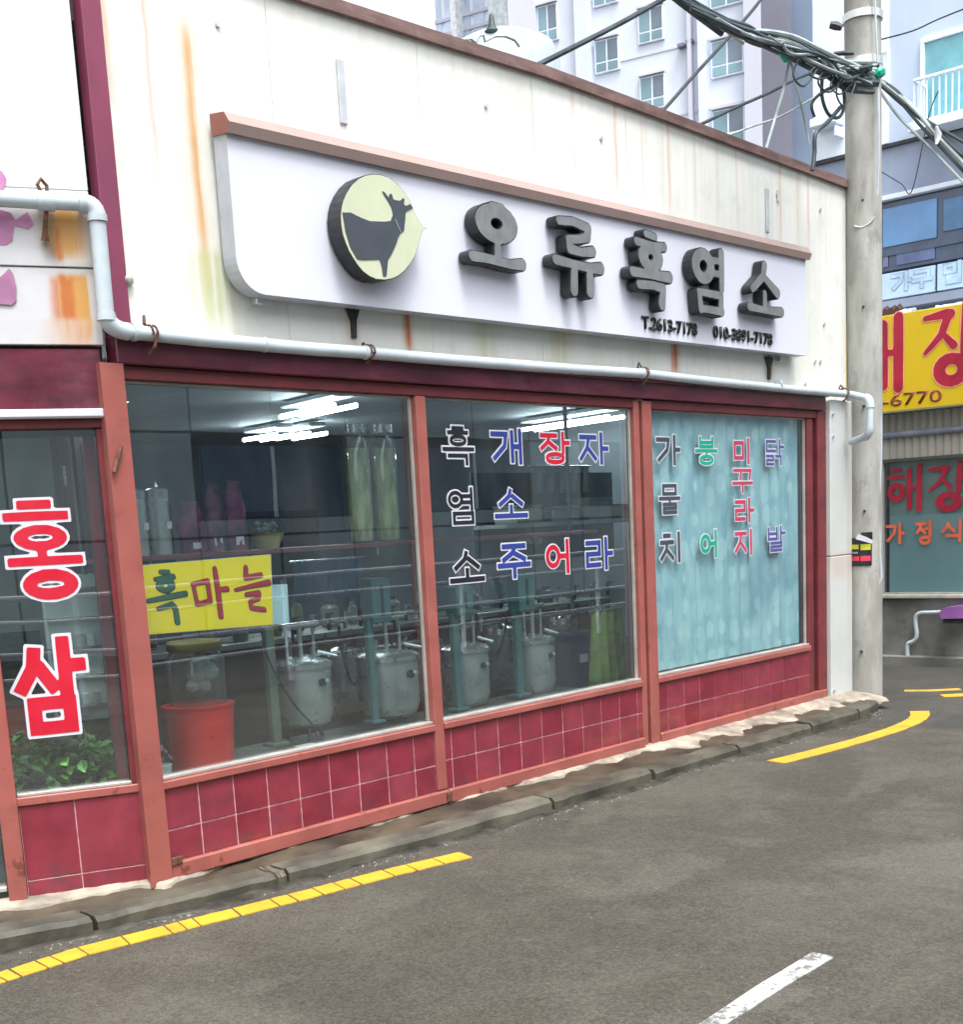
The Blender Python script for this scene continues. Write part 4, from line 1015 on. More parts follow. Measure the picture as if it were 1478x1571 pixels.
# up-stand at the left and run along the turned unit
Lq = lambda x, y: at(x, y, LN, LN.x*.03-.09)
v0, v1 = fy(149, 335, YP), fy(163, 488, YP)
cn = fy(166, 506, YP)
b = BM(); tube(b, [v0, v1], R0*1.1, 12); mk('pipe_section', b, M_PVC, pipe, smooth=True)
b = BM(); tube(b, bend(v1+Vector((0, 0, .02)), cn, pa+Vector((.0, 0, 0))), R0*1.2, 12); mk('elbow', b, M_PVC, pipe, smooth=True)
h0 = Lq(126, 312); h1 = Lq(-40, 303)
b = BM(); tube(b, bend(h0, fy(147, 313, YP), v0+Vector((0, 0, -.0))), R0*1.22, 12); mk('elbow', b, M_PVC, pipe, smooth=True)
b = BM(); tube(b, [h1, h0], R0*1.05, 12); mk('pipe_section', b, M_PVC, pipe, smooth=True)
def collar(p, d, r, l=.02, m=M_PVC, nm='collar'):
    d = Vector(d).normalized(); b = BM(); tube(b, [Vector(p)-d*l/2, Vector(p)+d*l/2], r, 14); mk(nm, b, m, pipe, smooth=True)
collar(v0, v0-v1, R0*1.32, .03); collar(v1, v0-v1, R0*1.32, .025); collar(h0, h1-h0, R0*1.35, .03); collar(pa+Vector((.03, 0, 0)), (1, 0, 0), R0*1.2, .02)
for p in (pb2, pc2, fy(1195, 590, YP), ppt(405, 529)): collar(p, pb2-pa, R0*1.12, .018)
# clamps
for px, py, s in ((232, 513, 1.15), (566, 541, .7), (988, 573, 1), (1296, 603, .9)):
    p = ppt(px, py); b = BM()
    for k in (-.012, .012):
        ring = [p+Vector((k, math.cos(t)*R0*1.18, math.sin(t)*R0*1.18)) for t in [i*math.pi/7-.2 for i in range(9)]]
        tube(b, ring, .005, 6)
    tube(b, [p+Vector((-.03, .0, R0*1.3)), p+Vector((-.01, .03, R0*2.2*s)), p+Vector((.0, .05, R0*1.4*s)), p+Vector((.02, .02, R0*.6))], .007, 6)
    tube(b, [p+Vector((.01, -R0, 0)), p+Vector((0, -R0*.6, -R0*1.5*s)), p+Vector((-.01, .01, -R0*2.3*s))], .008, 6)
    mk('clamp', b, M_RUST, pipe)
p = Lq(70, 309); b = BM()
tube(b, [p+Vector((-.0, .02, .03)), p+Vector((-.02, .02, .07)), p+Vector((0, .02, .095)), p+Vector((.025, .02, .07)), p+Vector((.02, .02, .03))], .008, 6)
tube(b, [p+Vector((0, 0, -.03)), p+Vector((.0, .03, -.12)), p+Vector((.002, .04, -.155))], [.01, .014, .02], 6); mk('clamp', b, M_RUST, pipe)
collar(p, h1-h0, R0*1.25, .07)
# right end swings out round the pole, drops and turns back
e1 = Vector((7.02, YP, pd.z)); 
q0 = pd; q1 = at(1336, 612, (0, 1, 0), -.315); q2 = at(1334, 668, (0, 1, 0), -.315); q3 = at(1306, 678, (0, 1, 0), -.10)
r_ = R0*.92
b = BM(); tube(b, [q0, q0+(q1-q0)*.85], r_, 12); mk('pipe_section', b, M_PVC, pipe, smooth=True)
b = BM(); tube(b, bend(q0+(q1-q0)*.78, q1, q1+(q2-q1)*.25), r_*1.2, 12); mk('elbow', b, M_PVC, pipe, smooth=True)
b = BM(); tube(b, [q1+(q2-q1)*.2, q1+(q2-q1)*.8], r_, 12); mk('pipe_section', b, M_PVC, pipe, smooth=True)
b = BM(); tube(b, bend(q1+(q2-q1)*.75, q2, q2+(q3-q2)*.25), r_*1.2, 12); mk('elbow', b, M_PVC, pipe, smooth=True)
b = BM(); tube(b, [q2+(q3-q2)*.2, q3], r_, 12); mk('pipe_section', b, M_PVC, pipe, smooth=True)

# ------------------------------------------------------------------ utility pole
pole = thing('utility_pole', 'tall grey concrete utility pole at the shop corner with bundled cables near its top', 'utility pole', (7.36, -.12, ZG))
b = BM(); tube(b, [(7.345, -.105, ZG-.1), (7.325, -.108, 2.5), (7.285, -.11, 5.5), (7.25, -.11, 8.0)], [.146, .148, .146, .142], 32); mk('shaft', b, M_POLE, pole, smooth=True)
def pole_at(z): t = np.interp(z, [ZG, 2.5, 5.5, 8], [0, 1, 2, 3]); return Vector((float(np.interp(z, [ZG, 2.5, 5.5, 8], [7.345, 7.325, 7.285, 7.25])), float(np.interp(z, [ZG, 2.5, 5.5, 8], [-.105, -.108, -.11, -.11])), z))
def pz(px, py): return at(px, py, (.725, .667, 0), Vector((.725, .667, 0)).dot(Vector((7.33, -.13, 0)))-.14).z
for py in (20, 92, 105):
    z = pz(1320, py); b = BM(); lathe(b, [(.152, -.03), (.160, -.028), (.160, .028), (.152, .03)], pole_at(z), 24); mk('steel_band', b, M_STEELD, pole, smooth=True)
TOC = (Vector((CP.x, CP.y, 0))-Vector((7.33, -.13, 0))).normalized()
def on_pole(px, py, off=.15):
    d = TOC.dot(Vector((7.33, -.13, 0)))+off; return at(px, py, TOC, d)
for px, py in ((1324, 308), (1325, 471), (1326, 623), (1327, 784), (1322, 1000)):
    p = on_pole(px, py, .145); b = BM(); tube(b, [p-TOC*.02, p+TOC*.018], [.014, .010], 8); mk('step_bolt', b, M_DARKST, pole)
# hardware near the top: brackets, clamps, splice boxes
for px, py, w_, h_, m in ((1295, 82, .16, .04, M_CABLE), (1283, 40, .09, .07, M_DARKST), (1330, 100, .2, .05, M_CABLE), (1350, 112, .03, .10, M_GRNP), (1302, 128, .26, .06, M_CABLE), (1318, 108, .28, .05, M_CABLEG), (1275, 97, .12, .06, M_CABLEG), (1262, 94, .05, .04, M_WHITE), (1300, 112, .24, .05, M_CABLEG), (1330, 126, .2, .08, M_CABLE)):
    p = on_pole(px, py, .20); s = Vector((-TOC.y, TOC.x, 0))
    b = BM(); tube(b, [p-s*w_/2+Vector((0, 0, h_*.2)), p, p+s*w_/2-Vector((0, 0, h_*.3))], [h_*.4, h_*.5, h_*.35], 8); mk('cable_clamp', b, m, pole, smooth=True)
# peeling black sticker
stk = thing('pole_sticker', 'small black sticker with yellow and red stripes peeling off the utility pole', 'sticker', tuple(on_pole(1322, 845, .15)))
def curved(name, px0, py0, px1, py1, off, m, par):
    c = pole_at(2.0); b = BM(); zt, zb = on_pole(px0, py0, .15).z, on_pole(px0, py1, .15).z
    a0 = math.asin(max(-1, min(1, (on_pole(px0, py0, .0)-c).to_2d().dot(Vector((-TOC.y, TOC.x)))/.149))); a1 = math.asin(max(-1, min(1, (on_pole(px1, py0, .0)-c).to_2d().dot(Vector((-TOC.y, TOC.x)))/.149)))
    rows = []
    for i in range(9):
        a = a0+(a1-a0)*i/8; d = TOC*math.cos(a)+Vector((-TOC.y, TOC.x, 0))*math.sin(a); r = .1485+off
        rows.append([b.verts.new((c.x+d.x*r, c.y+d.y*r, z)) for z in (zt, zb)]+[b.verts.new((c.x+d.x*(r-.0015), c.y+d.y*(r-.0015), z)) for z in (zb, zt)])
    for A, B_ in zip(rows, rows[1:]):
        for k in range(4): b.faces.new((A[k], A[(k+1) % 4], B_[(k+1) % 4], B_[k]))
    b.faces.new(rows[0]); b.faces.new(rows[-1][::-1]); return mk(name, b, m, par, smooth=True)
curved('sheet', 1303, 826, 1338, 869, .0022, M_VBLK, stk); curved('sheet', 1322, 817, 1339, 830, .0022, M_VBLK, stk)
M_SY = pm('sticker_yellow', (.55, .58, .03), .5); M_SR = pm('sticker_red', (.60, .04, .08), .5)
curved('yellow_block', 1307, 836, 1318, 843, .0042, M_SY, stk); curved('yellow_block', 1321, 835, 1336, 844, .0042, M_SY, stk)
curved('red_block', 1305, 854, 1319, 861, .0042, M_SR, stk); curved('red_block', 1321, 853, 1336, 861, .0042, M_SR, stk)
curved('grey_print', 1306, 847, 1317, 850, .0042, M_CABLEG, stk)
b = BM(); prism(b, [on_pole(x, y, .158) for x, y in ((1317, 819), (1330, 824), (1340, 829), (1338, 834), (1324, 830), (1313, 827))], TOC*.004); mk('torn_corner', b, M_WHITE, stk)
# white conduit clinging to the right side of the pole
tp = [on_pole(x, y, .06) for x, y in ((1351, 640), (1352, 690), (1349, 780), (1351, 850), (1353, 884), (1348, 900), (1349, 980))]
b = BM(); tube(b, tp, [.016, .012, .006, .007, .014, .006, .004], 7); mk('conduit', b, M_PVC, pole, smooth=True)

# ------------------------------------------------------------------ overhead cables
def cable(pts, r, m, label, cat='cable', grp=None, name='overhead_cable', n=8, jit=0.0):
    P = [Vector(p) for p in pts]; out = []
    for i in range(len(P)-1):
        p0 = P[max(0, i-1)]; p1 = P[i]; p2 = P[i+1]; p3 = P[min(len(P)-1, i+2)]
        for k in range(n):
            t = k/n; q = .5*((2*p1)+(-p0+p2)*t+(2*p0-5*p1+4*p2-p3)*t*t+(-p0+3*p1-3*p2+p3)*t**3)
            out.append(q+Vector((0, 0, random.uniform(-jit, jit))))
    out.append(P[-1]); b = BM(); tube(b, out, r, 7); o = mk(name, b, m, None, smooth=True); tag(o, label, cat, grp); return o
def ext(pts, fn):
    """runs that leave the picture go on along their own line"""
    P = [fn(x, y) for x, y in pts]
    if pts[0][1] < 0: P.insert(0, P[0]+(P[0]-P[1]).normalized()*9)
    elif fn in HID: P.insert(0, P[0]+(P[0]-P[1]).normalized()*.9)
    if pts[-1][0] > 1478 or pts[-1][1] < 0:
        d_ = P[-1]-P[-2]; P.append(P[-1]+d_*1.2)
    return P
HID = []
FR = lambda x, y: fy(x, y, -.55+(1310-x)*.0002)
bund = thing('cable_bundle', 'thick black bundle of cables rising from the pole to the top edge of the photo', 'cable bundle', tuple(FR(1300, 120)))
def bcab(pts, r, m, par, jit=0.0):
    P = [Vector(p) for p in pts]; out = []
    for i in range(len(P)-1):
        p0 = P[max(0, i-1)]; p1 = P[i]; p2 = P[i+1]; p3 = P[min(len(P)-1, i+2)]
        for k in range(7):
            t = k/7; out.append(.5*((2*p1)+(-p0+p2)*t+(2*p0-5*p1+4*p2-p3)*t*t+(-p0+3*p1-3*p2+p3)*t**3))
    out.append(P[-1]); b = BM(); tube(b, out, r, 7); mk('cable', b, m, par, smooth=True)
for k, (pts, r, m) in enumerate([
    (((1010, -22), (1038, -1), (1080, 20), (1130, 42), (1160, 53), (1200, 80), (1245, 105), (1312, 135)), .022, M_CABLE),
    (((1015, -25), (1045, -3), (1100, 26), (1145, 40), (1165, 50), (1215, 62), (1262, 88), (1320, 118)), .016, M_CABLE),
    (((1018, -30), (1060, 0), (1110, 28), (1150, 46), (1190, 66), (1230, 90), (1280, 104), (1335, 108)), .014, M_CABLE),
    (((1040, -8), (1085, 25), (1120, 44), (1155, 50), (1195, 58), (1235, 74), (1270, 92), (1330, 96)), .013, M_CABLEG),
    (((1150, 48), (1185, 50), (1220, 58), (1255, 75), (1290, 92), (1340, 112)), .018, M_CABLEG),
    (((1160, 52), (1195, 72), (1225, 92), (1265, 108), (1300, 122), (1345, 128)), .02, M_CABLE),
    (((1170, 57), (1210, 78), (1240, 96), (1270, 118), (1300, 138), (1340, 142)), .016, M_CABLE),
    (((1180, 60), (1225, 70), (1270, 95), (1310, 104), (1345, 100)), .012, M_CABLEG)]):
    bcab(ext(pts, FR), r, m, bund)
for k in range(16):
    o_ = [random.uniform(-9, 9) for _ in range(4)]; x0_ = random.choice((1060, 1100, 1150, 1180, 1200))
    base_ = {1060: 12, 1100: 32, 1150: 50, 1180: 58, 1200: 68}[x0_]
    bcab([fy(x, y, -.55+random.uniform(-.12, .12)) for x, y in ((x0_, base_+o_[0]*.4), ((x0_+1270)/2-20, (base_+95)/2+o_[1]*.8), (1262, 96+o_[2]*1.6), (1300, 112+o_[3]*1.6), (1338, 116+o_[0]*2))], random.uniform(.006, .014), M_CABLE if k % 3 else M_CABLEG, bund)
for k in range(5):
    x0_ = random.uniform(1225, 1290); y0_ = 92+(x0_-1225)*.4; w_ = random.uniform(12, 30); h_ = random.uniform(18, 50)
    bcab([fy(x, y, -.6) for x, y in ((x0_, y0_), (x0_-w_*.3, y0_+h_*.6), (x0_+w_*.3, y0_+h_), (x0_+w_, y0_+h_*.5), (x0_+w_*1.2, y0_+8))], random.uniform(.005, .009), M_CABLE, bund)
for px, py in ((1257, 94), (1288, 112), (1283, 120), (1268, 98), (1196, 88)):
    p = FR(px, py); b = BM(); tube(b, [p+Vector((-.04, -.03, .01)), p+Vector((.04, -.03, -.02))], [.016, .02], 8); mk('tie', b, M_WHITE if px != 1196 else M_GRNP, bund)
# bundle continuing down to the right across the lane
FX = lambda x, y: fx(x, y, 7.55)
bund2 = thing('cable_bundle', 'cables dropping from the pole down to the right edge of the photo', 'cable bundle', tuple(FX(1350, 130)))
for pts, r, m in [(((1340, 118), (1375, 140), (1400, 170), (1435, 200), (1490, 250)), .018, M_CABLE), (((1345, 122), (1380, 155), (1410, 190), (1440, 222), (1490, 275)), .013, M_CABLE),
                  (((1350, 130), (1390, 165), (1430, 190), (1490, 225)), .013, M_CABLE), (((1350, 140), (1378, 178), (1408, 208), (1440, 240), (1490, 292)), .012, M_CABLEG),
                  (((1345, 120), (1400, 165), (1440, 210), (1490, 262)), .022, M_CABLEG)]:
    bcab(ext(pts, FX), r, m, bund2)
b = BM(); p = FX(1441, 210); tube(b, [p+Vector((-.05, 0, .07)), p, p+Vector((-.05, 0, -.07))], [.01, .035, .01], 8); mk('splice', b, M_WHITE, bund2, smooth=True)
# coiled loop beside the pole
cable([FR(x, y) for x, y in ((1262, 118), (1262, 150), (1272, 176), (1288, 180), (1296, 160), (1292, 128), (1280, 118))], .013, M_CABLE, 'coiled loop of black cable hanging left of the pole', jit=0)
cable([FR(x, y) for x, y in ((1290, 165), (1270, 188), (1252, 205), (1250, 235), (1247, 262))], .016, M_CABLE, 'black cable dropping from the coil behind the parapet end')
cable([FR(x, y) for x, y in ((1290, 128), (1262, 142), (1246, 160), (1250, 180))], .011, M_CABLE, 'short slack black cable just under the bundle left of the pole')
def BK(Y):
    f_ = lambda x, y: fy(x, y, Y)
    HID.append(f_); return f_
cable(ext(((790, 116), (830, 98), (900, 63), (960, 32), (1025, -5), (1060, -28)), BK(1.5)), .022, M_CABLE, 'single thick black cable rising behind the middle of the parapet')
cable(ext(((1005, 178), (1022, 165), (1060, 122), (1100, 78), (1150, 22), (1175, -10)), BK(1.2)), .015, M_CABLE, 'black cable rising steeply from the parapet to the top edge past the bundle')
cable(ext(((1060, 196), (1078, 190), (1130, 165), (1180, 143), (1230, 118), (1290, 98)), BK(.6)), .013, M_CABLE, 'black cable running from the parapet up to the pole, the upper one')
cable(ext(((1100, 215), (1150, 196), (1200, 178), (1250, 150), (1290, 130)), BK(.6)), .009, M_CABLEG, 'thin grey cable running from the parapet up to the pole, the lower one')
cable([FR(x, y) for x, y in ((1195, 66), (1212, 92), (1222, 130), (1234, 180), (1242, 222))], .009, M_CABLEG, 'thin pale wire hanging down from the bundle, the right one of two')
cable([FR(x, y) for x, y in ((1211, 94), (1203, 135), (1190, 180), (1176, 228))], .010, M_CABLEG, 'thin pale wire hanging down from the bundle, the left one of two')
cable(ext(((1348, 62), (1400, 48), (1440, 30), (1490, 10)), FX), .006, M_CABLE, 'hair thin wire above the balcony right of the pole')
cable([fx(x, y, 10) for x, y in ((1350, 262), (1383, 282), (1400, 292), (1425, 180), (1440, 140))], .006, M_CABLE, 'hair thin wire looping in front of the upper windows')
cable([on_pole(x, y, .155+.0*x) for x, y in ((1311, 347), (1322, 349), (1334, 343), (1342, 333))], .008, M_PVC, 'white wire curl on the pole beside the roof corner')
cable([on_pole(x, y, .19) for x, y in ((1347, 300), (1349, 200), (1347, 100), (1343, 10), (1341, -60))], .009, M_PVC, 'white wire running up the right side of the pole')

# ------------------------------------------------------------------ roof things seen over the parapet
p = fy(772, 112, 2.2)
dome = thing('roof_tank', 'pale rounded water tank showing over the parapet', 'water tank', (p.x, 2.2, 4.0))
b = BM(); rr = .48; zt_ = fy(772, 56, 2.2).z
lathe(b, [(rr, 0), (rr, zt_-4.0-.22), (rr*.9, zt_-4.0-.10), (rr*.55, zt_-4.0-.02), (0, zt_-4.0)], (p.x, 2.2, 4.0), 28); mk('body', b, pm('tank', (.38, .45, .52), .5, var=.08), dome, smooth=True)
b = BM(); tube(b, [fy(x, y, 1.6) for x, y in ((716, 62), (722, 60), (730, 66), (735, 56), (742, 54), (744, 64), (760, 56), (775, 56), (790, 62), (797, 72))], .010, 6); mk('hose', b, M_CABLEG, dome, smooth=True)
p = fy(755, 45, 2.0)
vent = thing('roof_ventilator', 'small dark ventilator cap on a thin stem above the roof tank', 'ventilator', tuple(p))  # dark blob above the tank, built as a ventilator cap
b = BM(); lathe(b, [(.0, .12), (.018, .10), (.03, .02), (.065, -.02), (.06, -.04), (0, -.05)], p, 12); mk('cap_cone', b, M_CABLE, vent, smooth=True)
b = BM(); tube(b, [p+Vector((0, 0, -.06)), p+Vector((.0, .1, -.9))], .012, 6); mk('stem', b, M_STEELD, vent)

# ------------------------------------------------------------------ interior of the shop
LOOK = (RM @ Vector((0, 0, -1)))
def dep(p): return (p-CP).dot(LOOK)
def pw(px, p): return px*dep(p)/F                     # width in metres of px pixels at point p
def ipart(name, m, *a, **k): return bx(name, m, shop, *a, bev=0, **k)
ipart('interior_floor', M_FLOORI, .06, 7.09, .06, 6.5, -.14, -.02)
ipart('interior_ceiling', M_CEIL, .06, 7.09, .06, 6.5, 2.62, 2.72)
# rear wall of separate boards
for k in range(7):
    ipart('wall_board', M_WALLI, .07+k*1.0, .07+k*1.0+.985, 6.40, 6.46, -.02, 2.62)
ipart('partition', M_WALLI, 6.95, 7.0, .12, 6.3, -.02, 2.62)
ipart('dark_doorway', M_DARKST, 3.2, 4.6, 6.36, 6.395, .0, 2.0)
for x in (1.5, 5.6): ipart('dark_opening', M_DARKST, x, x+1.0, 6.36, 6.395, .9, 1.9)
# ceiling lamps
def lamp(px, py, zc, long=.58, axis=0, lab='', grp='fluorescent lamps on the shop ceiling'):
    p = fz(px, py, zc); t = thing('fluorescent_lamp', lab, 'ceiling lamp', (p.x, p.y, 2.60), rad(axis), grp)
    b = BM(); box(b, -.09, .09, -long/2, long/2, 2.56-2.60, .0, .01); mk('housing', b, pm('lamp_housing', (.25, .27, .28), .5), t, world=False)
    for s in (-.055, .055):
        b = BM(); tube(b, [(s*1.6, -long/2+.01, zc-2.60), (s*1.6, long/2-.01, zc-2.60)], .017, 10); mk('tube', b, LAMP, t, world=False, smooth=True)
    b = BM(); tube(b, [(.0, 0, .02), (0, 0, -.06)], .01, 6); mk('clip', b, M_STEELD, t, world=False)
    return t
lamp(487, 631, 2.50, .85, -12, 'brightest ceiling lamp nearest the glass in the first window')
lamp(412, 671, 2.50, .6, -8, 'left lamp of the lower pair seen in the first window')
lamp(462, 669, 2.50, .6, -8, 'right lamp of the lower pair seen in the first window')
lamp(875, 650, 2.50, 1.3, -12, 'ceiling lamp above the red lettering in the second window')
lamp(760, 686, 2.50, 1.3, -12, 'ceiling lamp behind the upper blue and black letters of the second window')
# display shelf behind the glass
YSH = .42
zs = fy(230, 853, YSH-.12).z
shelf = thing('display_shelf', 'long reddish shelf across the windows carrying jars and canisters', 'shelf', (.2, YSH, zs))
bx('board', M_SHELF, shelf, .10, 4.0, YSH-.13, YSH+.13, zs-.025, zs, .003)
for x in (.101, 3.975): bx('upright', M_GREYGRN, shelf, x, x+.02, YSH+.10, YSH+.12, zs-.6, 2.6, 0)
for x in (.35, 1.9, 3.4): bx('bracket', M_STEELD, shelf, x, x+.015, YSH-.1, YSH+.1, zs-.07, zs-.027, 0)
def stand(name, label, cat, px, py_b, py_t, w, Y, prof_fn, mats, grp=None, n=20, zbase=None):
    p = fy(px, py_b, Y); z0 = p.z if zbase is None else zbase; zt = fy(px, py_t, Y).z; r = pw(w, p)/2
    t = thing(name, label, cat, (p.x, p.y, z0), group=grp); prof_fn(t, r, zt-z0); return t
def lth(t, name, prof, m, n=20):
    b = BM(); lathe(b, prof, (0, 0, 0), n); return mk(name, b, m, t, world=False, smooth=True)
def canister(t, r, h):
    lth(t, 'body', [(r*.96, 0), (r, .01), (r, h*.78)], M_STEELD); lth(t, 'lid', [(r*1.05, h*.78), (r*1.05, h*.88), (r*.8, h*.9), (r*.2, h*.92), (.0, h)], M_STEEL)
    bx('sticker', M_WHITE, t, r*.2, r*.7, -r*1.0, -r*.9, h*.35, h*.45, 0, world=False)
stand('steel_canister', 'tall steel canister on the shelf nearest the corner post', 'canister', 214, 850, 740, 32, YSH, canister, None, 'steel canisters', zbase=zs+.001)
stand('steel_canister', 'tall steel canister with white sticker on the shelf, second from the corner post', 'canister', 248, 850, 738, 34, YSH, canister, None, 'steel canisters', zbase=zs+.001)
JG = glass_mat('jar_glass', (.86, .92, .88), .14, .9, dust=.07)
def ginseng(t, r, h):
    lth(t, 'glass_jar', [(r*.9, 0), (r, .01), (r, h*.86), (r*.72, h*.93), (r*.72, h*.94)], JG)
    lth(t, 'liquor', [(r*.86, .012), (r*.93, .02), (r*.93, h*.80), (0, h*.80)], M_JARY)
    lth(t, 'lid', [(r*.8, h*.93), (r*.8, h), (0, h)], M_STEEL)
    b = BM()
    for k in range(5):
        a = k*1.3; pts = [(r*.4*math.cos(a+q*.6), r*.4*math.sin(a+q*.6)-.2*r, h*(.05+.7*q/6)) for q in range(7)]; tube(b, pts, [.006, .010, .014, .018, .016, .02, .012], 6)
    mk('ginseng_root', b, pm('root', (.5, .45, .2), .7, var=.2), t, world=False, smooth=True)
stand('liquor_jar', 'tall jar of yellowish herb liquor on the shelf, the left one of the pair', 'jar', 557, 838, 652, 39, YSH, ginseng, None, 'tall liquor jars', zbase=zs+.001)
stand('liquor_jar', 'tall jar of yellowish herb liquor on the shelf, the right one of the pair', 'jar', 597, 838, 652, 39, YSH, ginseng, None, 'tall liquor jars', zbase=zs+.001)
def sack(t, r, h, m=M_PINK):
    b = BM(); rows = []
    for k in range(9):
        q = k/8; wv = r*(1.15+.10*math.sin(q*9+r*40)-.35*max(0, q-.7)/.3); dv = r*.55*(1-q**3)+.006
        rows.append([b.verts.new((wv*math.cos(a_)*(1+random.uniform(-.06, .06)), dv*math.sin(a_)*(1+random.uniform(-.15, .15)), h*q*.93)) for a_ in [i*math.pi/8 for i in range(16)]])
    for A_, B2 in zip(rows, rows[1:]):
        for k in range(16): b.faces.new((A_[k], A_[(k+1) % 16], B2[(k+1) % 16], B2[k]))
    b.faces.new(rows[0][::-1]); b.faces.new(rows[-1])
    mk('bag', b, m, t, world=False, smooth=True); bx('top_seal', M_PINK2, t, -r*.8, r*.8, -.006, .006, h*.90, h, .002, world=False)
    bx('tag', M_WHITE, t, -.03, .02, -r*.66, -r*.62, h*.08, h*.2, 0, world=False)
stand('pink_pouch', 'tall magenta pouch with white tag standing on the shelf', 'pouch', 365, 842, 738, 30, YSH, sack, None, 'pink pouches', zbase=zs+.001)
stand('pink_pouch', 'paler pink pouch left of the tall magenta pouch', 'pouch', 333, 843, 742, 27, YSH+.05, lambda t, r, h: sack(t, r, h, M_PINK2), None, 'pink pouches', zbase=zs+.001)
stand('pink_pouch', 'dull wide pink pouch right of the steel canisters', 'pouch', 297, 844, 770, 40, YSH+.06, sack, None, 'pink pouches', zbase=zs+.001)
def basket(t, r, h):
    lth(t, 'bowl', [(r*.6, 0), (r, h*.5), (r*.97, h*.5), (r*.58, .02), (0, .02)], M_LIDW)
    b = BM()
    for k in range(14):
        a = random.random()*6.28; q = random.random()*r*.6; lathe(b, [(0, 0), (r*.2, r*.12), (r*.18, r*.25), (0, r*.34)], (q*math.cos(a), q*math.sin(a), h*.35+random.random()*h*.4), 7)
    mk('dried_herbs', b, M_GREYGRN, t, world=False, kind='stuff')
stand('herb_basket', 'shallow basket of dried herbs beside the magenta pouch', 'basket', 412, 840, 795, 52, YSH, basket, None, zbase=zs+.001)

# counter / floor level objects
zf = -.02
p = fy(307, 1172, .38)
def bigjar(t, r, h): 
    lth(t, 'glass_body', [(r*.85, .0), (r, .03), (r, h*.72), (r*.86, h*.84), (r*.82, h*.86)], JG, 28)
    lth(t, 'wooden_lid', [(r*.9, h*.86), (r*.94, h*.88), (r*.94, h*.97), (r*.85, h), (0, h)], M_LIDW, 28)
    b = BM()
    for k in range(9):
        a = random.random()*6.28; q = r*random.uniform(0, .5); s = r*random.uniform(.2, .4)
        lathe(b, [(0, 0), (s*.8, s*.4), (s, s), (s*.5, s*1.7), (0, s*1.9)], (q*math.cos(a), q*math.sin(a), h*.15+random.random()*h*.4), 9)
    mk('white_bundle', b, M_CLOTHW, t, world=False, smooth=True)
def tub(t, r, h):
    lth(t, 'wall', [(r*.88, 0), (r, h), (r*.985, h), (r*.86, .02), (0, .02)], M_TUB, 30); lth(t, 'rim', [(r, h*.965), (r*1.03, h*.97), (r*1.03, h), (r, h)], M_TUB, 30)
tubt = stand('red_tub', 'large red plastic tub on the floor behind the first window', 'tub', 312, 1177, 1078, 108, .40, tub, None)
p = fy(306, 1082, .40)
stand('glass_jar', 'big clear glass jar with a wooden lid resting in the red tub', 'jar', 306, 1088, 981, 88, .40, bigjar, None)
base_t = thing('low_platform', 'low dark platform just inside the first window', 'platform', (1.0, .3, 0)); bx('top', M_FLOORI, base_t, .1, 3.95, .14, .75, .30, tubt.location.z-.001, 0)
bx('front', M_BROWN, base_t, .1, 3.95, .16, .18, -.02, .30, 0)
zpl = tubt.location.z
def pinebowl(t, r, h):
    lth(t, 'pot', [(r*.6, 0), (r*.8, h*.4), (r*.78, h*.4), (0, h*.35)], M_CLOTHW)
    b = BM()
    for k in range(26):
        a = random.random()*6.28; q = r*math.sqrt(random.random())*.85; s = r*.22
        lathe(b, [(0, 0), (s, s*.5), (s*.8, s*1.2), (0, s*1.9)], (q*math.cos(a), q*math.sin(a), h*(.35+.4*(1-q/r))), 6)
    mk('pink_buds', b, M_PINK2, t, world=False)
stand('flower_bowl', 'little bowl of pinkish buds beside the red tub', 'flower bowl', 250, 1178, 1128, 36, .2, pinebowl, None, zbase=zpl)
# posts, hanging cord, extraction pots with screw presses
def rodbox(nm, lab, cat, px, y0, y1, w, Y, m, head=None):
    a, c = fy(px, y1, Y), fy(px, y0, Y); hw = pw(w, a)/2; t = thing(nm, lab, cat, (a.x, Y, a.z)); zb = min(a.z, zpl) if False else a.z
    bx('post', m, t, a.x-hw, a.x+hw, Y-.02, Y+.02, zb, c.z, .003)
    if head:
        x0_, y0_, x1_, y1_ = head; d, e = fy(x0_, y0_, Y), fy(x1_, y1_, Y); bx('control_box', m, t, d.x, e.x, Y-.06, Y+.05, e.z, d.z, .006)
        bx('label_strip', M_DARKST, t, (d.x+e.x)/2-.012, (d.x+e.x)/2+.012, Y-.064, Y-.061, e.z+.04, d.z-.04, 0)
    bx('foot', m, t, a.x-hw*2, a.x+hw*2, Y-.05, Y+.05, zb-.02, zb, .003)
    return t
rodbox('machine_post', 'grey green machine post just right of the yellow poster', 'post', 424, 960, 1138, 16, .40, M_GREYGRN)
rodbox('machine_post', 'teal machine post with a control box in the right half of the first window', 'post', 575, 950, 1104, 12, .50, M_TEAL, (560, 888, 592, 953))
rodbox('machine_post', 'teal machine post with a control box just right of the first mullion', 'post', 704, 940, 1085, 14, .50, M_TEAL, (690, 900, 718, 940))
rodbox('machine_post', 'teal machine post with a control box left of the blue bin', 'post', 798, 935, 1064, 14, .50, M_TEAL, (785, 880, 812, 935))
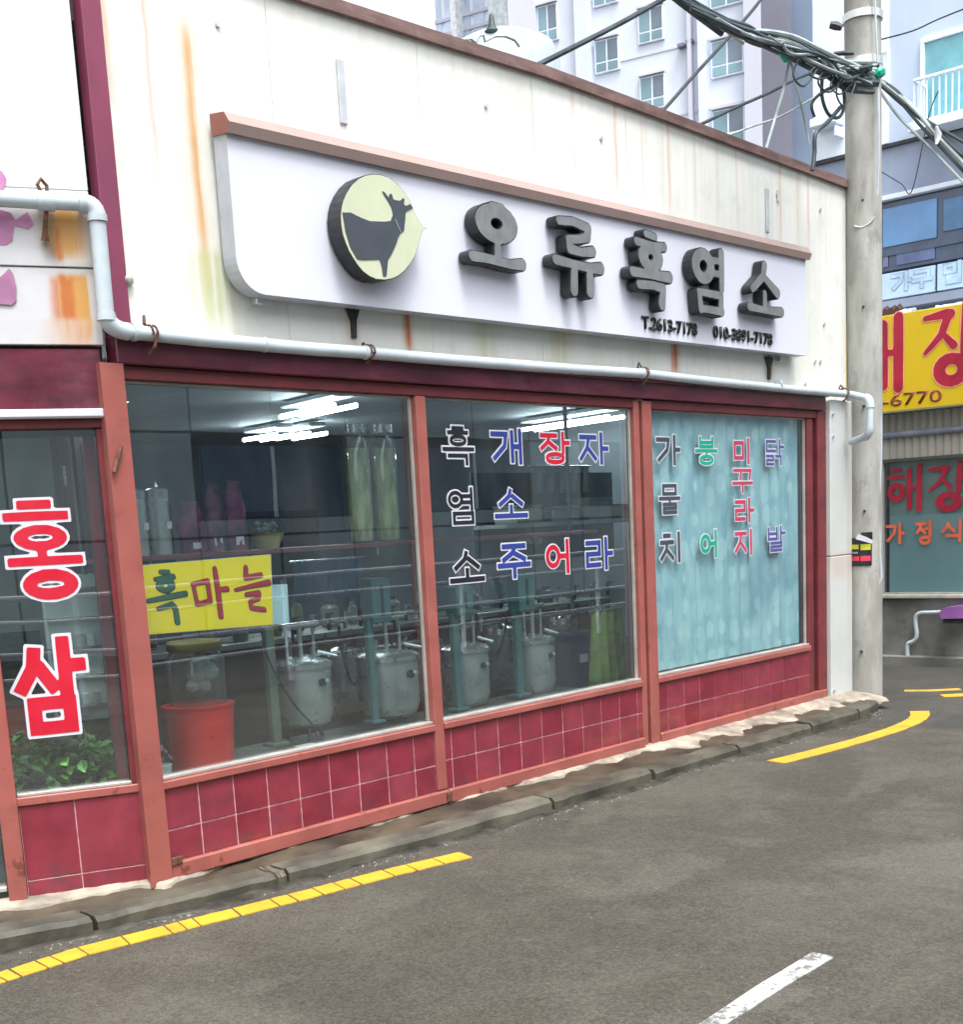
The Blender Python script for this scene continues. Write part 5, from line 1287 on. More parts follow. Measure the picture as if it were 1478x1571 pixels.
def pot(t, r, h):
    lth(t, 'vessel', [(r*.55, 0), (r*.85, h*.06), (r, h*.2), (r, h*.80)], M_STEELD, 26)
    lth(t, 'lid', [(r*1.06, h*.80), (r*1.06, h*.86), (r*.9, h*.9), (r*.3, h*.94), (0, h*.95)], M_STEEL, 26)
    for s in (-1, 1):
        b = BM(); tube(b, [(s*r*1.02, -.03, h*.60), (s*r*1.18, 0, h*.66), (s*r*1.02, .03, h*.60)], .008, 6); mk('side_handle', b, M_DARKST, t, world=False)
    b = BM(); tube(b, [(0, -r*1.01, h*.62), (0, -r*1.12, h*.62)], r*.13, 10); mk('knob', b, M_DARKST, t, world=False); b = BM(); tube(b, [(0.02, -r*1.12, h*.64), (0.02, -r*1.16, h*.64)], r*.07, 10); mk('gauge', b, M_WHITE, t, world=False)
    b = BM(); tube(b, [(0, 0, h*.94), (0, 0, h*1.42)], .014, 8); mk('screw', b, M_STEELD, t, world=False)
    b = BM(); tube(b, [(-r*.8, 0, h*1.36), (r*.8, 0, h*1.36)], .022, 10); mk('press_bar', b, M_STEEL, t, world=False, smooth=True)
    for s in (-1, 1):
        b = BM(); tube(b, [(s*r*.6, 0, h*.86), (s*r*.6, 0, h*1.36)], .010, 8); mk('guide_rod', b, M_STEELD, t, world=False)
    b = BM(); tube(b, [(r*.5, -r*.3, h*1.0), (r*1.1, -r*.6, h*.92)], .012, 8); mk('clamp_lever', b, M_STEEL, t, world=False)
    for s in (-1, 0, 1):
        bb = BM(); a = s*2.1; tube(bb, [(r*.5*math.cos(a), r*.5*math.sin(a), .04), (r*.75*math.cos(a), r*.75*math.sin(a), -.10)], .012, 6); mk('leg', bb, M_DARKST, t, world=False)
grp = 'steam extraction pots'
stand('extraction_pot', 'steel extraction pot with screw press nearest the grey green post', 'pot', 470, 1114, 1000, 88, .62, pot, None, grp)
stand('extraction_pot', 'steel extraction pot with screw press beside the first mullion', 'pot', 600, 1100, 988, 94, .62, pot, None, grp)
stand('extraction_pot', 'steel extraction pot at the left side of the second window', 'pot', 718, 1084, 978, 72, .66, pot, None, grp)
stand('extraction_pot', 'steel extraction pot below the blue letters of the second window', 'pot', 822, 1064, 966, 64, .66, pot, None, grp)
# smaller kettles in the second row
for (px, py, w_, lab) in ((530, 1090, 60, 'dark back row pot between the two steel pots of the first window'), (660, 1075, 50, 'dark pot in the back row hidden behind the first mullion'), (772, 1055, 46, 'dark pot in the back row of the second window, left one'), (868, 1040, 44, 'dark pot in the back row of the second window, right one')):
    stand('back_row_pot', lab, 'pot', px, py, py-120, w_, 1.25, lambda t, r, h: (lth(t, 'vessel', [(r*.9, 0), (r, .05), (r, h*.7)], M_STEELD), lth(t, 'lid', [(r*1.05, h*.7), (r, h*.78), (0, h*.84)], M_STEEL), lth(t, 'knob', [(.02, h*.84), (.03, h*.9), (0, h*.92)], M_DARKST)), None, 'pots of the back row')
bench = thing('steel_bench', 'long steel bench carrying small bottles behind the pots', 'bench', (2.5, 2.0, 0)); bx('top', M_STEELD, bench, .6, 6.0, 1.7, 2.3, .88, .92, .004); bx('skirt', M_BROWN, bench, .62, 5.98, 1.72, 1.75, .0, .88, 0)
for x in (.65, 2.4, 4.2, 5.9): bx('leg', M_STEELD, bench, x, x+.04, 1.76, 1.8, -.02, .88, 0)
cols_ = [(.25, .27, .25), (.1, .05, .04), (.3, .3, .27), (.04, .09, .12), (.35, .33, .12), (.42, .44, .44)]
CN = ['steel grey', 'dark brown', 'pale grey', 'deep blue', 'yellowish', 'whitish']; ON = ['first', 'second', 'third', 'fourth', 'fifth', 'sixth', 'seventh', 'eighth', 'ninth', 'tenth', 'eleventh', 'twelfth', 'thirteenth', 'fourteenth', 'fifteenth', 'sixteenth']
for k in range(16):
    x = .8+k*.31+random.uniform(-.06, .06); h = random.uniform(.14, .34); r = random.uniform(.035, .07); c = random.choice(cols_)
    t = thing('bottle', f'{CN[cols_.index(c)]} bottle, {ON[k]} from the left on the steel bench behind the pots', 'bottle', (x, random.uniform(1.85, 2.1), .921), group='containers on the steel bench')
    lth(t, 'body', [(r*.95, 0), (r, .01), (r, h*.7), (r*.5, h*.85)], pm('cont%d' % cols_.index(c), c, .35, var=.1), 12); lth(t, 'cap', [(r*.55, h*.85), (r*.55, h), (0, h)], M_DARKST if k % 2 else M_STEEL, 12)
cord = [fy(x, y, .36) for x, y in ((398, 958), (412, 1010), (432, 1050), (455, 1085), (478, 1110), (486, 1130))]
cable(cord, .005, M_VBLK, 'thin black cord hanging past the grey green post inside', 'cord', name='power_cord')
cable([fy(x, y, .5) for x, y in ((648, 1000), (630, 1030), (610, 1070), (590, 1096))], .005, M_VBLK, 'thin black cord sagging before the pot beside the first mullion', 'cord', name='power_cord')
for k, (Y, x0_, y0_, x1_, y1_, lab) in enumerate(((.95, 440, 962, 655, 935, 'upper steel pipe running level behind the pots of the first window'), (.95, 440, 1012, 655, 990, 'lower steel pipe running level behind the pots of the first window'), (1.0, 690, 932, 945, 905, 'upper steel pipe running level behind the pots of the second window'), (1.0, 690, 965, 945, 938, 'lower steel pipe running level behind the pots of the second window'))):
    a, c = fy(x0_, y0_, Y), fy(x1_, y1_, Y); c.z = a.z; t = thing('steam_pipe', lab, 'pipe', tuple(a))
    b = BM(); tube(b, [a, c], .014, 8); mk('pipe', b, M_STEEL, t, smooth=True)
    for q in range(9):
        u = a+(c-a)*((q+.5)/9); b = BM(); tube(b, [u+Vector((0, 0, -.05)), u+Vector((0, 0, .05))], [.012, .02], 8); tube(b, [u+Vector((-.03, -.02, .055)), u+Vector((.03, -.02, .055))], .007, 6); mk('valve', b, M_STEEL if q % 2 else M_DARKST, t)
for k, (x0_, y0_, x1_, y1_, lab) in enumerate(((448, 965, 500, 1040, 'black hose looping over the first steel pot'), (520, 960, 566, 1050, 'black hose looping left of the control box'), (604, 945, 652, 1035, 'black hose looping over the pot at the first mullion'), (730, 930, 780, 1015, 'black hose looping between the posts of the second window'), (826, 925, 880, 1000, 'black hose looping above the blue bin'))):
    cable([fy(x, y, .75) for x, y in ((x0_, y0_), (x0_+6, (y0_+y1_)/2), ((x0_+x1_)/2, y1_), (x1_-8, (y0_+y1_)/2+8), (x1_, y0_+6))], .009, M_DARKST, lab, 'hose', name='hose')
# blue bin, green cover, towels, bags in the second window
p = fy(873, 1052, .8); t = thing('blue_bin', 'dark blue plastic bin low in the second window', 'bin', tuple(p)); r = pw(66, p)/2; h = fy(873, 968, .8).z-p.z
b = BM(); q0, q1 = r*.85, r
V0 = [(-q0, -q0), (q0, -q0), (q0, q0), (-q0, q0)]; a = [b.verts.new((x, y, 0)) for x, y in V0]; c = [b.verts.new((x*q1/q0, y*q1/q0, h)) for x, y in V0]; b.faces.new(a)
for k in range(4): b.faces.new((a[k], a[(k+1) % 4], c[(k+1) % 4], c[k]))
mk('body', b, M_BLUEB, t, world=False); bx('rim', M_BLUEB, t, -q1*1.05, q1*1.05, -q1*1.05, q1*1.05, h*.96, h, .004, world=False); bx('label', M_WHITE, t, -.05, .05, -q1*.97, -q1*.95, h*.45, h*.6, 0, world=False)
def drape(name, lab, cat, px0, py0, px1, py1, Y, m, amp=.02, folds=5, flare=1.0, hanger=True):
    a, c = fy(px0, py0, Y), fy(px1, py1, Y); t = thing(name, lab, cat, (a.x, Y, c.z)); b = BM(); n = 36; k_ = 8; g = []
    for i in range(n+1):
        col = []
        for j in range(k_+1):
            s = j/k_; u = i/n-.5; x = (a.x+c.x)/2+u*(c.x-a.x)*(1-(1-s)*.0+(s)*(flare-1)); y = Y+amp*(.3+s)*math.sin(i/n*folds*6.28+s); col.append(b.verts.new((x, y, a.z+(c.z-a.z)*s)))
        g.append(col)
    for A, B_ in zip(g, g[1:]):
        for j in range(k_): b.faces.new((A[j], B_[j], B_[j+1], A[j+1]))
    o = mk('cloth', b, m, t, smooth=True); o.modifiers.new('s', 'SOLIDIFY').thickness = .004
    if hanger:
        b = BM(); tube(b, [(a.x-.03, Y, a.z), (c.x+.03, Y, a.z)], .007, 8); mk('rail', b, M_STEEL, t)
    return t
drape('green_cover', 'yellow green plastic cover hanging low at the right end of the second window', 'cover', 908, 938, 958, 1046, .35, M_GREENC, .03, 4, 1.12)
drape('white_cloth', 'grey white cloths hanging behind the letters of the second window', 'cloth', 815, 715, 905, 755, 1.5, M_CLOTHW, .02, 5)
drape('blue_cloth', 'dull blue sheet hanging behind the upper part of the first window', 'cloth', 450, 862, 560, 915, 1.1, pm('dull_blue', (.07, .13, .2), .7), .02, 4)
p = fy(870, 800, 1.3)
shelf2 = thing('back_shelf', 'cluttered rear shelf with pale boxes in the second window', 'shelf', (p.x, 1.3, p.z)); bx('board', M_CLOTHW, shelf2, p.x-.9, p.x+.9, 1.15, 1.5, p.z-.03, p.z, .003)
bx('back', M_WALLI, shelf2, p.x-.9, p.x+.9, 1.5, 1.52, p.z-.3, p.z+.4, 0)
for k, (dx, w_, h_, m, lab) in enumerate(((-.6, .3, .12, M_CLOTHW, 'flat pale box at the left of the rear shelf'), (-.15, .34, .1, M_STEELD, 'low grey box in the middle of the rear shelf'), (.3, .3, .16, M_CLOTHW, 'taller pale box towards the right of the rear shelf'), (.66, .2, .1, pm('jar_g', (.2, .22, .1), .4), 'small greenish box at the right end of the rear shelf'))):
    t = thing('storage_box', lab, 'box', (p.x+dx, 1.3, p.z+.001)); bx('body', m, t, -w_/2, w_/2, -.12, .12, 0, h_, .008, world=False); bx('lid', m, t, -w_/2-.006, w_/2+.006, -.126, .126, h_+.001, h_+.02, .004, world=False)
# small white basin on the floor by the window
p = fy(468, 1133, .25)
t = thing('paper_box', 'small open white box on the platform by the grey green post', 'box', (p.x, .25, zpl)); bx('body', M_CLOTHW, t, -.06, .06, -.03, .03, 0, .04, .003, world=False); bx('flap', M_WHITE, t, -.06, .06, -.06, -.031, .0, .008, 0, world=False)

# ------------------------------------------------------------------ interior of the left unit
Li = lambda x, y, d: at(x, y, LN, LN.x*.03+d)
def lpart(name, m, *a): return lbx(name, m, left, *a, bev=0)
lpart('interior_floor', M_FLOORI, -2.0, -.05, .06, 3.0, -.05, .0); lpart('interior_ceiling', M_WALLI, -2.0, -.05, .06, 3.0, 2.45, 2.49)
lpart('interior_wall', M_WALLI, -2.0, .25, 3.0, 3.05, 0, 2.45); lpart('interior_wall', M_BROWN, -.055, -.035, .18, 3.0, 0, 2.45)
plant = thing('potted_plant', 'leafy green plant low behind the glass of the left unit', 'plant', tuple(Li(95, 1215, .28)))
pc = Li(95, 1190, .28); zp = .50
bx('pot', M_DARKST, plant, pc.x-.16, pc.x+.16, pc.y-.1, pc.y+.1, .36, zp, .01)
leafm = None
lb = BM(); L_, Wd = .085, .034
pts = [(0, 0, 0), (Wd*.7, L_*.3, .006), (Wd*.8, L_*.6, .004), (0, L_, -.012), (-Wd*.8, L_*.6, .004), (-Wd*.7, L_*.3, .006), (0, L_*.5, -.004)]
vs = [lb.verts.new(p) for p in pts]
for i in range(6): lb.faces.new((vs[i], vs[(i+1) % 6], vs[6]))
lb.faces.ensure_lookup_table(); leafme = bpy.data.meshes.new('leaf'); lb.to_mesh(leafme); lb.free(); leafme.materials.append(M_LEAF)
invp = ROOTM[plant.name].inverted()
for k in range(290):
    px = random.uniform(12, 195); py = random.uniform(1118 if px < 70 else 1140, 1205); d = random.uniform(.08, .30)
    o = bpy.data.objects.new('leaf', leafme); COL.objects.link(o); o.parent = plant
    o.location = invp @ Li(px, py, d); o.rotation_euler = (random.uniform(-.9, .9), random.uniform(-.7, .7), random.uniform(0, 6.28)); s = random.uniform(.5, 1.1); o.scale = (s, s, s)
b = BM()
for k in range(16):
    p = Li(random.uniform(25, 185), random.uniform(1130, 1180), random.uniform(.18, .36)); tube(b, [pc, (pc+p)/2+Vector((0, 0, .03)), p], .004, 5)
mk('stem', b, M_LEAF, plant)
def lstand(nm, lab, cat, x0, y0, x1, y1, d, m, extra=None):
    a, c = Li(x0, y1, d), Li(x1, y0, d); w_ = (c-a).xy.length; h = c.z-a.z; t = thing(nm, lab, cat, tuple(a), -rad(25)); 
    bx('body', m, t, 0, w_, 0, .18, 0, h, .006, world=False)
    if extra: extra(t, w_, h)
    return t
def shelves(t, w, h):
    for k in range(5): bx('shelf', M_STEEL, t, -.01, w+.01, -.03, .16, h*(k+.5)/5, h*(k+.5)/5+.012, 0, world=False)
    for k in range(8):
        bx('jar', M_CLOTHW if k % 3 else M_STEEL, t, w*(.1+.2*(k % 4)), w*(.24+.2*(k % 4)), -.06, -.001, h*(.115+.4*(k//4)), h*(.2+.4*(k//4)), .004, world=False)
lstand('cabinet', 'pale shelf unit with jars behind the lettering of the left unit', 'cabinet', 88, 880, 146, 1110, .5, M_CLOTHW, shelves)
lstand('machine', 'tall grey machine body at the right of the left unit window', 'machine', 128, 920, 168, 1170, .7, M_STEELD, lambda t, w, h: [bx('panel', M_STEEL, t, w*.1, w*.9, -.01, -.001, h*(.1+.3*k), h*(.3+.3*k), .003, world=False) for k in range(3)])
lstand('red_box', 'dull red box low at the left edge behind the glass', 'box', -40, 1082, 45, 1160, .5, pm('dull_red', (.20, .018, .01), .5), lambda t, w, h: bx('lid', M_BROWN, t, -.005, w+.005, -.005, .185, h+.001, h+.012, .002, world=False))
lstand('dark_cabinet', 'dark grey cabinet standing behind the red lettering of the left unit', 'cabinet', -30, 950, 70, 1120, .9, M_WALLI, lambda t, w, h: bx('door', M_DARKST, t, w*.1, w*.9, -.01, -.001, h*.1, h*.9, .003, world=False))
def strip_hang(x0, y0, x1, y1, d, m, lab):
    a, c = Li(x0, y0, d), Li(x1, y1, d); b = BM(); w_ = a.xy-c.xy; P4 = [Vector((a.x, a.y, a.z)), Vector((c.x, c.y, a.z)), Vector((c.x, c.y, c.z)), Vector((a.x, a.y, c.z))]
    prism(b, P4, LN*.01); o = mk('hanging_packet', b, m); tag(o, lab, 'packet')
strip_hang(136, 735, 145, 793, .35, pm('yellow_strip', (.4, .38, .04), .5), 'narrow yellow strip hanging in the left unit')
for k, (x0, y0, x1, y1) in enumerate(((122, 680, 131, 735), (132, 690, 140, 725), (96, 715, 103, 745))):
    strip_hang(x0, y0, x1, y1, .35+.02*k, M_STEEL, ('crumpled silver packet hanging left of the jamb', 'crumpled silver packet hanging beside the yellow strip', 'small silver packet hanging above the red lettering')[k])
t = thing('lamp_strip', 'small cool fluorescent tube inside the left unit', 'ceiling lamp', tuple(Li(60, 700, 1.6)), -rad(25)); b = BM(); tube(b, [(-.5, 0, 2.38-t.location.z), (.5, 0, 2.38-t.location.z)], .014, 8); mk('tube', b, LAMP, t, world=False); bx('housing', M_CLOTHW, t, -.52, .52, -.04, .04, 2.41-t.location.z, 2.44-t.location.z, 0, world=False)

# ------------------------------------------------------------------ restaurant across the lane (faces the street along x)
M_RSIDE = siding_mat('corrugated_side', (.42, .40, .35), (.34, .31, .25), [], ribs=False)
M_RBASE = pm('restaurant_base', (.17, .17, .155), .8, var=.2, sc=2, dirt=(.07, .07, .06), dirt_amt=.7, bump=.5, bsc=25)
M_BLUEGL = glass_mat('teal_glass', (.35, .52, .55), .10, .4)
rest = thing('restaurant', 'single storey soup restaurant across the lane with corrugated fascia and one wide teal window', 'building', (10.2, 1.1, ZG))
XR = 10.2
RX = lambda x, y, o=0.0: fx(x, y, XR+o)
zwin0, zwin1 = RX(1400, 912).z, RX(1400, 706).z; zc0, zc1 = RX(1400, 702).z, 3.0
bx('base_wall', M_RBASE, rest, XR, XR+.15, -1.6, 3.4, -.15, zwin0-.04, 0)
bx('plinth', M_RBASE, rest, XR-.12, XR-.001, -1.6, 3.4, -.15, -.03, .01)
bx('sill', pm('rest_sill', (.42, .40, .34), .6, dirt=(.2, .19, .15)), rest, XR-.05, XR+.1, -1.55, 1.25, zwin0-.039, zwin0, .006)
bx('side_wall_panel', M_RBASE, rest, XR+.001, XR+.15, 1.13, 3.4, zwin0-.038, zc0, 0)
w3 = bx('window', M_ALU, rest, XR+.02, XR+.07, -1.5, 1.12, zwin0+.001, zwin0+.02, .002)
bx('glass', GLASSF, w3, XR+.040, XR+.045, -1.5, 1.12, zwin0+.02, zc0-.02, 0)
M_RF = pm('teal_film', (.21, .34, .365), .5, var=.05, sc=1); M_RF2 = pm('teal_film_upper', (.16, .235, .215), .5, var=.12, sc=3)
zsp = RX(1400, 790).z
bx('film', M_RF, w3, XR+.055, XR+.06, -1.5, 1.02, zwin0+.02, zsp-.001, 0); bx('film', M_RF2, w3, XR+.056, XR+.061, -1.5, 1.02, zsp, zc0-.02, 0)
bx('frame_post', M_ALU, w3, XR+.01, XR+.06, 1.07, 1.12, zwin0+.02, zc0-.02, .003)
bx('room', M_DARKST, rest, XR+.2, XR+.25, -1.5, 1.12, zwin0, zc0, 0)
# corrugated fascia built as separate ribs
n = 0; y = -1.55
while y < 3.3:
    b = BM(); wdt = .085
    prism(b, [(XR, y, zc0), (XR-.018, y+.018, zc0), (XR-.018, y+wdt-.024, zc0), (XR, y+wdt-.004, zc0)], (0, 0, RX(1400, 638).z+.3-zc0)); mk('corrugation', b, M_RSIDE, rest); y += wdt
bx('fascia_back', M_RSIDE, rest, XR+.001, XR+.1, -1.6, 3.4, zc0, 3.1, 0)
zr = RX(1400, 665).z; b = BM(); tube(b, [(XR-.05, 3.3, zr), (XR-.05, -1.6, zr)], .035, 10); mk('rail_pipe', b, pm('blue_grey_pipe', (.26, .30, .36), .5), rest, smooth=True)
bx('under_lintel', pm('dark_soffit', (.07, .08, .06), .7), rest, XR-.03, XR, -1.55, 1.2, zc0-.035, zc0-.002, 0)
bx('roof', M_RBASE, rest, XR+.05, XR+2.0, -1.6, 3.4, 3.10, 3.2, 0)
RG = lambda x, y: fx(x, y, XR+.036)
M_RRED = pm('brush_red', (.38, .01, .035), .5); M_RORG = pm('brush_orange', (.72, .14, .06), .5)
letter('letter', '해', (1364, 716, 1416, 782), RG, (M_RRED, M_RRED), w3, brush=True, w=.95, outl=0)
letter('letter', '장', (1426, 712, 1484, 782), RG, (M_RRED, M_RRED), w3, brush=True, w=.95, outl=0)
letter('letter', '가', (1359, 802, 1389, 835), RG, (M_RORG, M_RORG), w3, w=.07, outl=0)
letter('letter', '정', (1404, 798, 1434, 837), RG, (M_RORG, M_RORG), w3, w=.065, outl=0)
letter('letter', '식', (1444, 796, 1480, 832), RG, (M_RORG, M_RORG), w3, w=.065, outl=0)
# its yellow sign
XS = 9.98; SX = lambda x, y: fx(x, y, XS)
ys0 = SX(1353, 560).y+.9; ysg = thing('yellow_sign', 'large yellow restaurant sign with red brush letters at the right edge', 'sign', (XS, 0, SX(1353, 633).z))
zsb, zst = SX(1400, 628).z, SX(1400, 478).z
bx('panel', pm('yellow_sign', (.68, .46, .008), .4, var=.02, sc=1, bump=0), ysg, XS, XS+.2, -1.9, ys0, zsb, zst, .005)
bx('edge_trim', pm('sign_edge', (.16, .18, .12), .5), ysg, XS-.006, XS+.206, -1.91, ys0+.01, zsb-.018, zsb-.001, .003)
M_YO = pm('sign_outline', (.78, .34, .20), .5, bump=0); LX = lambda x, y: fx(x, y, XS-.003)
letter('letter', '해', (1306, 488, 1388, 600), LX, (M_YO, M_RRED), ysg, brush=True, w=1.05, outl=.016)
letter('letter', '장', (1418, 470, 1500, 590), LX, (M_YO, M_RRED), ysg, brush=True, w=1.0, outl=.016)
C = LX(1399, 611); M = Matrix(((0, -1, 0, XS-.001), (-1, 0, 0, C.y), (0, 0, 1, C.z), (0, 0, 0, 1)))
digits('phone_number', '-6770', M, abs(LX(1353, 612).y-LX(1445, 605).y), .13, pm('sign_brown', (.27, .06, .02), .5), ysg, depth=.004, weight=.01)
for x0, y0, x1, y1, m, lab in ((1357, 455, 1385, 478, M_BROWN, 'dark board leaning on top of the yellow sign'), (1384, 462, 1404, 474, M_WHITE, 'crumpled white sheet on top of the yellow sign beside the dark board'), (1394, 462, 1450, 474, pm('green_tarp', (.03, .14, .08), .6), 'green strip of tarp on top of the yellow sign'), (1440, 452, 1490, 466, M_WHITE, 'white cloth on top of the yellow sign at the right edge')):
    a, c = fx(x0, y1, XS+.1), fx(x1, y0, XS+.1); b = BM(); nn = 7; g = []
    for i in range(nn+1):
        yy = a.y+(c.y-a.y)*i/nn; h = (c.z-a.z)*(.45+.55*abs(math.sin(i*1.3+len(lab)))) ; g.append([b.verts.new(p) for p in ((XS+.02, yy, zst+.001), (XS+.03, yy, zst+h*.7), (XS+.12, yy, zst+h), (XS+.19, yy, zst+.001))])
    for A, B_ in zip(g, g[1:]):
        for j in range(4): b.faces.new((A[j], A[(j+1) % 4], B_[(j+1) % 4], B_[j]))
    b.faces.new(g[0]); b.faces.new(g[-1][::-1]); o = mk('debris', b, m); tag(o, lab, 'tarp' if 'tarp' in lab or 'cloth' in lab or 'sheet' in lab else 'board')
# white waste pipe on its wall and a purple plastic thing
wp = thing('waste_pipe', 'thin white waste pipe bending down the restaurant base wall', 'pipe', tuple(RX(1397, 1005)))
WX = lambda x, y: fx(x, y, XR-.06)
b = BM(); tube(b, [WX(1470, 938), WX(1415, 940)], .022, 10); mk('pipe_section', b, M_PVC, wp, smooth=True)
b = BM(); tube(b, bend(WX(1415, 940), WX(1404, 941), WX(1405, 955))+[WX(1407, 970)]+bend(WX(1407, 975), WX(1406, 984), WX(1396, 986))+bend(WX(1394, 987), WX(1391, 992), WX(1393, 1008)), .024, 10); mk('elbow', b, M_PVC, wp, smooth=True)
p = WX(1455, 938); pt_ = thing('purple_awning', 'purple plastic cover jutting from the restaurant wall at the right edge', 'cover', tuple(p))
b = BM(); prism(b, [WX(1453, 937), WX(1460, 930), WX(1492, 926), WX(1492, 946), WX(1456, 947)], (-.2, 0, 0)); mk('cover', b, pm('purple_plastic', (.30, .11, .36), .5), pt_); bx('underside', M_DARKST, pt_, XR-.24, XR-.07, WX(1492, 950).y, WX(1458, 950).y, WX(1470, 954).z, WX(1470, 948).z, 0)
# drain grate slot and dark road bits by the wall
# ------------------------------------------------------------------ pale blue grey block behind it, with shops above
XB = 12.2; BX = lambda x, y, o=0.0: fx(x, y, XB+o)
M_BG = pm('block_bluegrey', (.50, .59, .74), .7, var=.05, sc=.8, stretch=(1, 1, .5), dirt=(.40, .47, .60), dirt_amt=.4, bump=.1)
M_BG2 = pm('block_band', (.27, .32, .43), .7, var=.1, sc=1); M_BG3 = pm('block_white', (.72, .79, .88), .5, var=.04)
M_WBL = pm('window_blue', (.10, .25, .50), .12, var=.05, coat=.5); M_WDK = pm('window_dark', (.03, .06, .12), .15, var=.1, coat=.5); M_WCY = pm('window_cyan', (.16, .42, .48), .15, var=.08, coat=.4)
blk = thing('apartment_block', 'pale blue grey block behind the yellow sign with balcony and blue window band', 'building', (XB, 1, ZG))
zb0, zb1 = BX(1400, 445).z, BX(1400, 300).z; zba = BX(1400, 218).z
yL = BX(1247, 100).y
bx('ground_wall', M_BG2, blk, XB+.02, XB+.3, -6, yL, -.15, zb0-.25, 0)
bx('wall', M_BG, blk, XB, XB+.3, -6, yL, zba+.04, 14, 0)
bx('band_wall', M_BG2, blk, XB+.01, XB+.3, -6, yL, zb1+.06, zba, 0)
bx('dark_line', M_DARKST, blk, XB-.03, XB+.3, -6, yL, zba, zba+.04, 0)
bx('white_ledge', M_BG3, blk, XB-.05, XB+.3, -6, yL, zb1, zb1+.055, .005)
bx('body', M_BG2, blk, XB+.31, XB+6, -6, yL-.02, -.15, 13.9, 0)
# window band: panes with their blue reflection put into the colour, dark mullions
bw_ = bx('window_band', M_WDK, blk, XB+.05, XB+.3, -6, yL, BX(1400, 408).z, zb1-.002, 0)
for (x0, y0, x1, y1, m) in ((1353, 312, 1436, 372, M_WBL), (1374, 380, 1433, 402, pm('window_mid', (.10, .14, .28), .2)), (1446, 300, 1500, 350, pm('window_deep', (.04, .14, .28), .2, coat=.5)), (1353, 388, 1361, 410, pm('window_lilac', (.2, .2, .36), .3))):
    a, c = BX(x0, (y0+y1)/2), BX(x1, (y0+y1)/2); zt_, zb_ = BX((x0+x1)/2, y0).z, BX((x0+x1)/2, y1).z
    bx('pane', m, bw_, XB+.03, XB+.049, min(a.y, c.y), max(a.y, c.y), min(zt_, zb_), max(zt_, zb_), .004)
bx('rail', M_WDK, bw_, XB+.02, XB+.049, -6, yL, BX(1400, 380).z-.04, BX(1400, 380).z, 0)
# furniture shop banner
ban = thing('shop_banner', 'pale blue banner with outlined Korean letters below the dark blue window band', 'banner', (XB, 1, BX(1400, 450).z))
for x0, x1 in ((1345, 1436), (1440, 1530)):
    a, c = BX(x0, 430), BX(x1, 430); bx('panel', pm('banner_blue', (.50, .66, .82), .4, var=.03), ban, XB-.03, XB+.015, c.y, a.y, BX(1410, 452).z, BX(1410, 412).z, .003)
BL = lambda x, y: fx(x, y, XB-.033); M_BO = pm('banner_outline', (.20, .38, .52), .5); M_BI = pm('banner_fill', (.46, .62, .78), .5)
letter('letter', '가', (1367, 416, 1400, 448), BL, (M_BO, M_BI), ban, w=.09, outl=.03); letter('letter', '구', (1398, 412, 1432, 443), BL, (M_BO, M_BI), ban, w=.09, outl=.03); letter('letter', '필', (1446, 400, 1480, 436), BL, (M_BO, M_BI), ban, w=.08, outl=.03)
bx('grey_sill', M_BG2, blk, XB-.2, XB+.019, -6, yL, BX(1400, 460).z-.1, BX(1400, 460).z-.0, 0)
# balcony window and rail
def rect_x(x0, y0, x1, y1, o=0.0):
    a, c = BX(x0, (y0+y1)/2, o), BX(x1, (y0+y1)/2, o); return min(a.y, c.y), max(a.y, c.y), BX((x0+x1)/2, y1, o).z, BX((x0+x1)/2, y0, o).z
y0, y1, z0, z1 = rect_x(1414, 40, 1560, 165)
bwn = bx('balcony_window', M_WCY, blk, XB-.008, XB-.001, y0+.06, y1-.05, z0, z1-.05, 0)
for a in ((y0, y1, z1-.05, z1), (y1-.05, y1, z0, z1-.051)): bx('frame', M_BG3, bwn, XB-.04, XB-.0, *a, .003)
xr = -.35
br0, br1, bz0, bz1 = rect_x(1402, 100, 1560, 168, xr)
bal = bx('balcony_slab', M_BG3, blk, XB+xr-.03, XB-.001, br0, br1+.05, bz0-.10, bz0, .004)
bx('top_rail', M_BG3, bal, XB+xr-.02, XB+xr+.02, br0, br1, bz1-.03, bz1, .003)
yy = br1
while yy > br0:
    bx('baluster', M_BG3, bal, XB+xr-.008, XB+xr+.008, yy-.016, yy, bz0, bz1-.03, 0); yy -= .075
for k in range(4): bx('side_baluster', M_BG3, bal, XB+xr+.02+k*.08, XB+xr+.032+k*.08, br1-.016, br1, bz0, bz1-.03, 0)
bx('side_rail', M_BG3, bal, XB+xr+.02, XB-.002, br1-.02, br1+.01, bz1-.03, bz1, 0)
y0, y1, z0, z1 = rect_x(1350, 78, 1366, 132)
sw = bx('small_window', pm('window_green', (.03, .40, .36), .2), blk, XB-.008, XB-.001, y0+.03, y1, z0, z1-.03, 0); bx('frame', M_BG3, sw, XB-.03, XB, y0, y0+.03, z0, z1, 0); bx('frame', M_BG3, sw, XB-.03, XB, y0+.031, y1, z1-.03, z1, 0)
# air conditioners / ledges left of the pole
y0, y1, z0, z1 = rect_x(1257, 185, 1296, 218)
bx('white_ledge', M_BG3, blk, XB-.25, XB-.001, y0, y1, z0+.15, z1, .01); bx('white_ledge', M_BG3, blk, XB-.2, XB-.001, y0, y1-.3, z0, z0+.12, .01)
for z in (7.9, 9.2, 10.6): bx('storey_joint', M_BG2, blk, XB-.006, XB-.001, -6, yL, z, z+.03, 0)
o = bx('blue_white_wall', M_BG3, blk, XB-.02, XB-.001, yL-1.0, yL-.02, zba+.05, 13.8, 0)

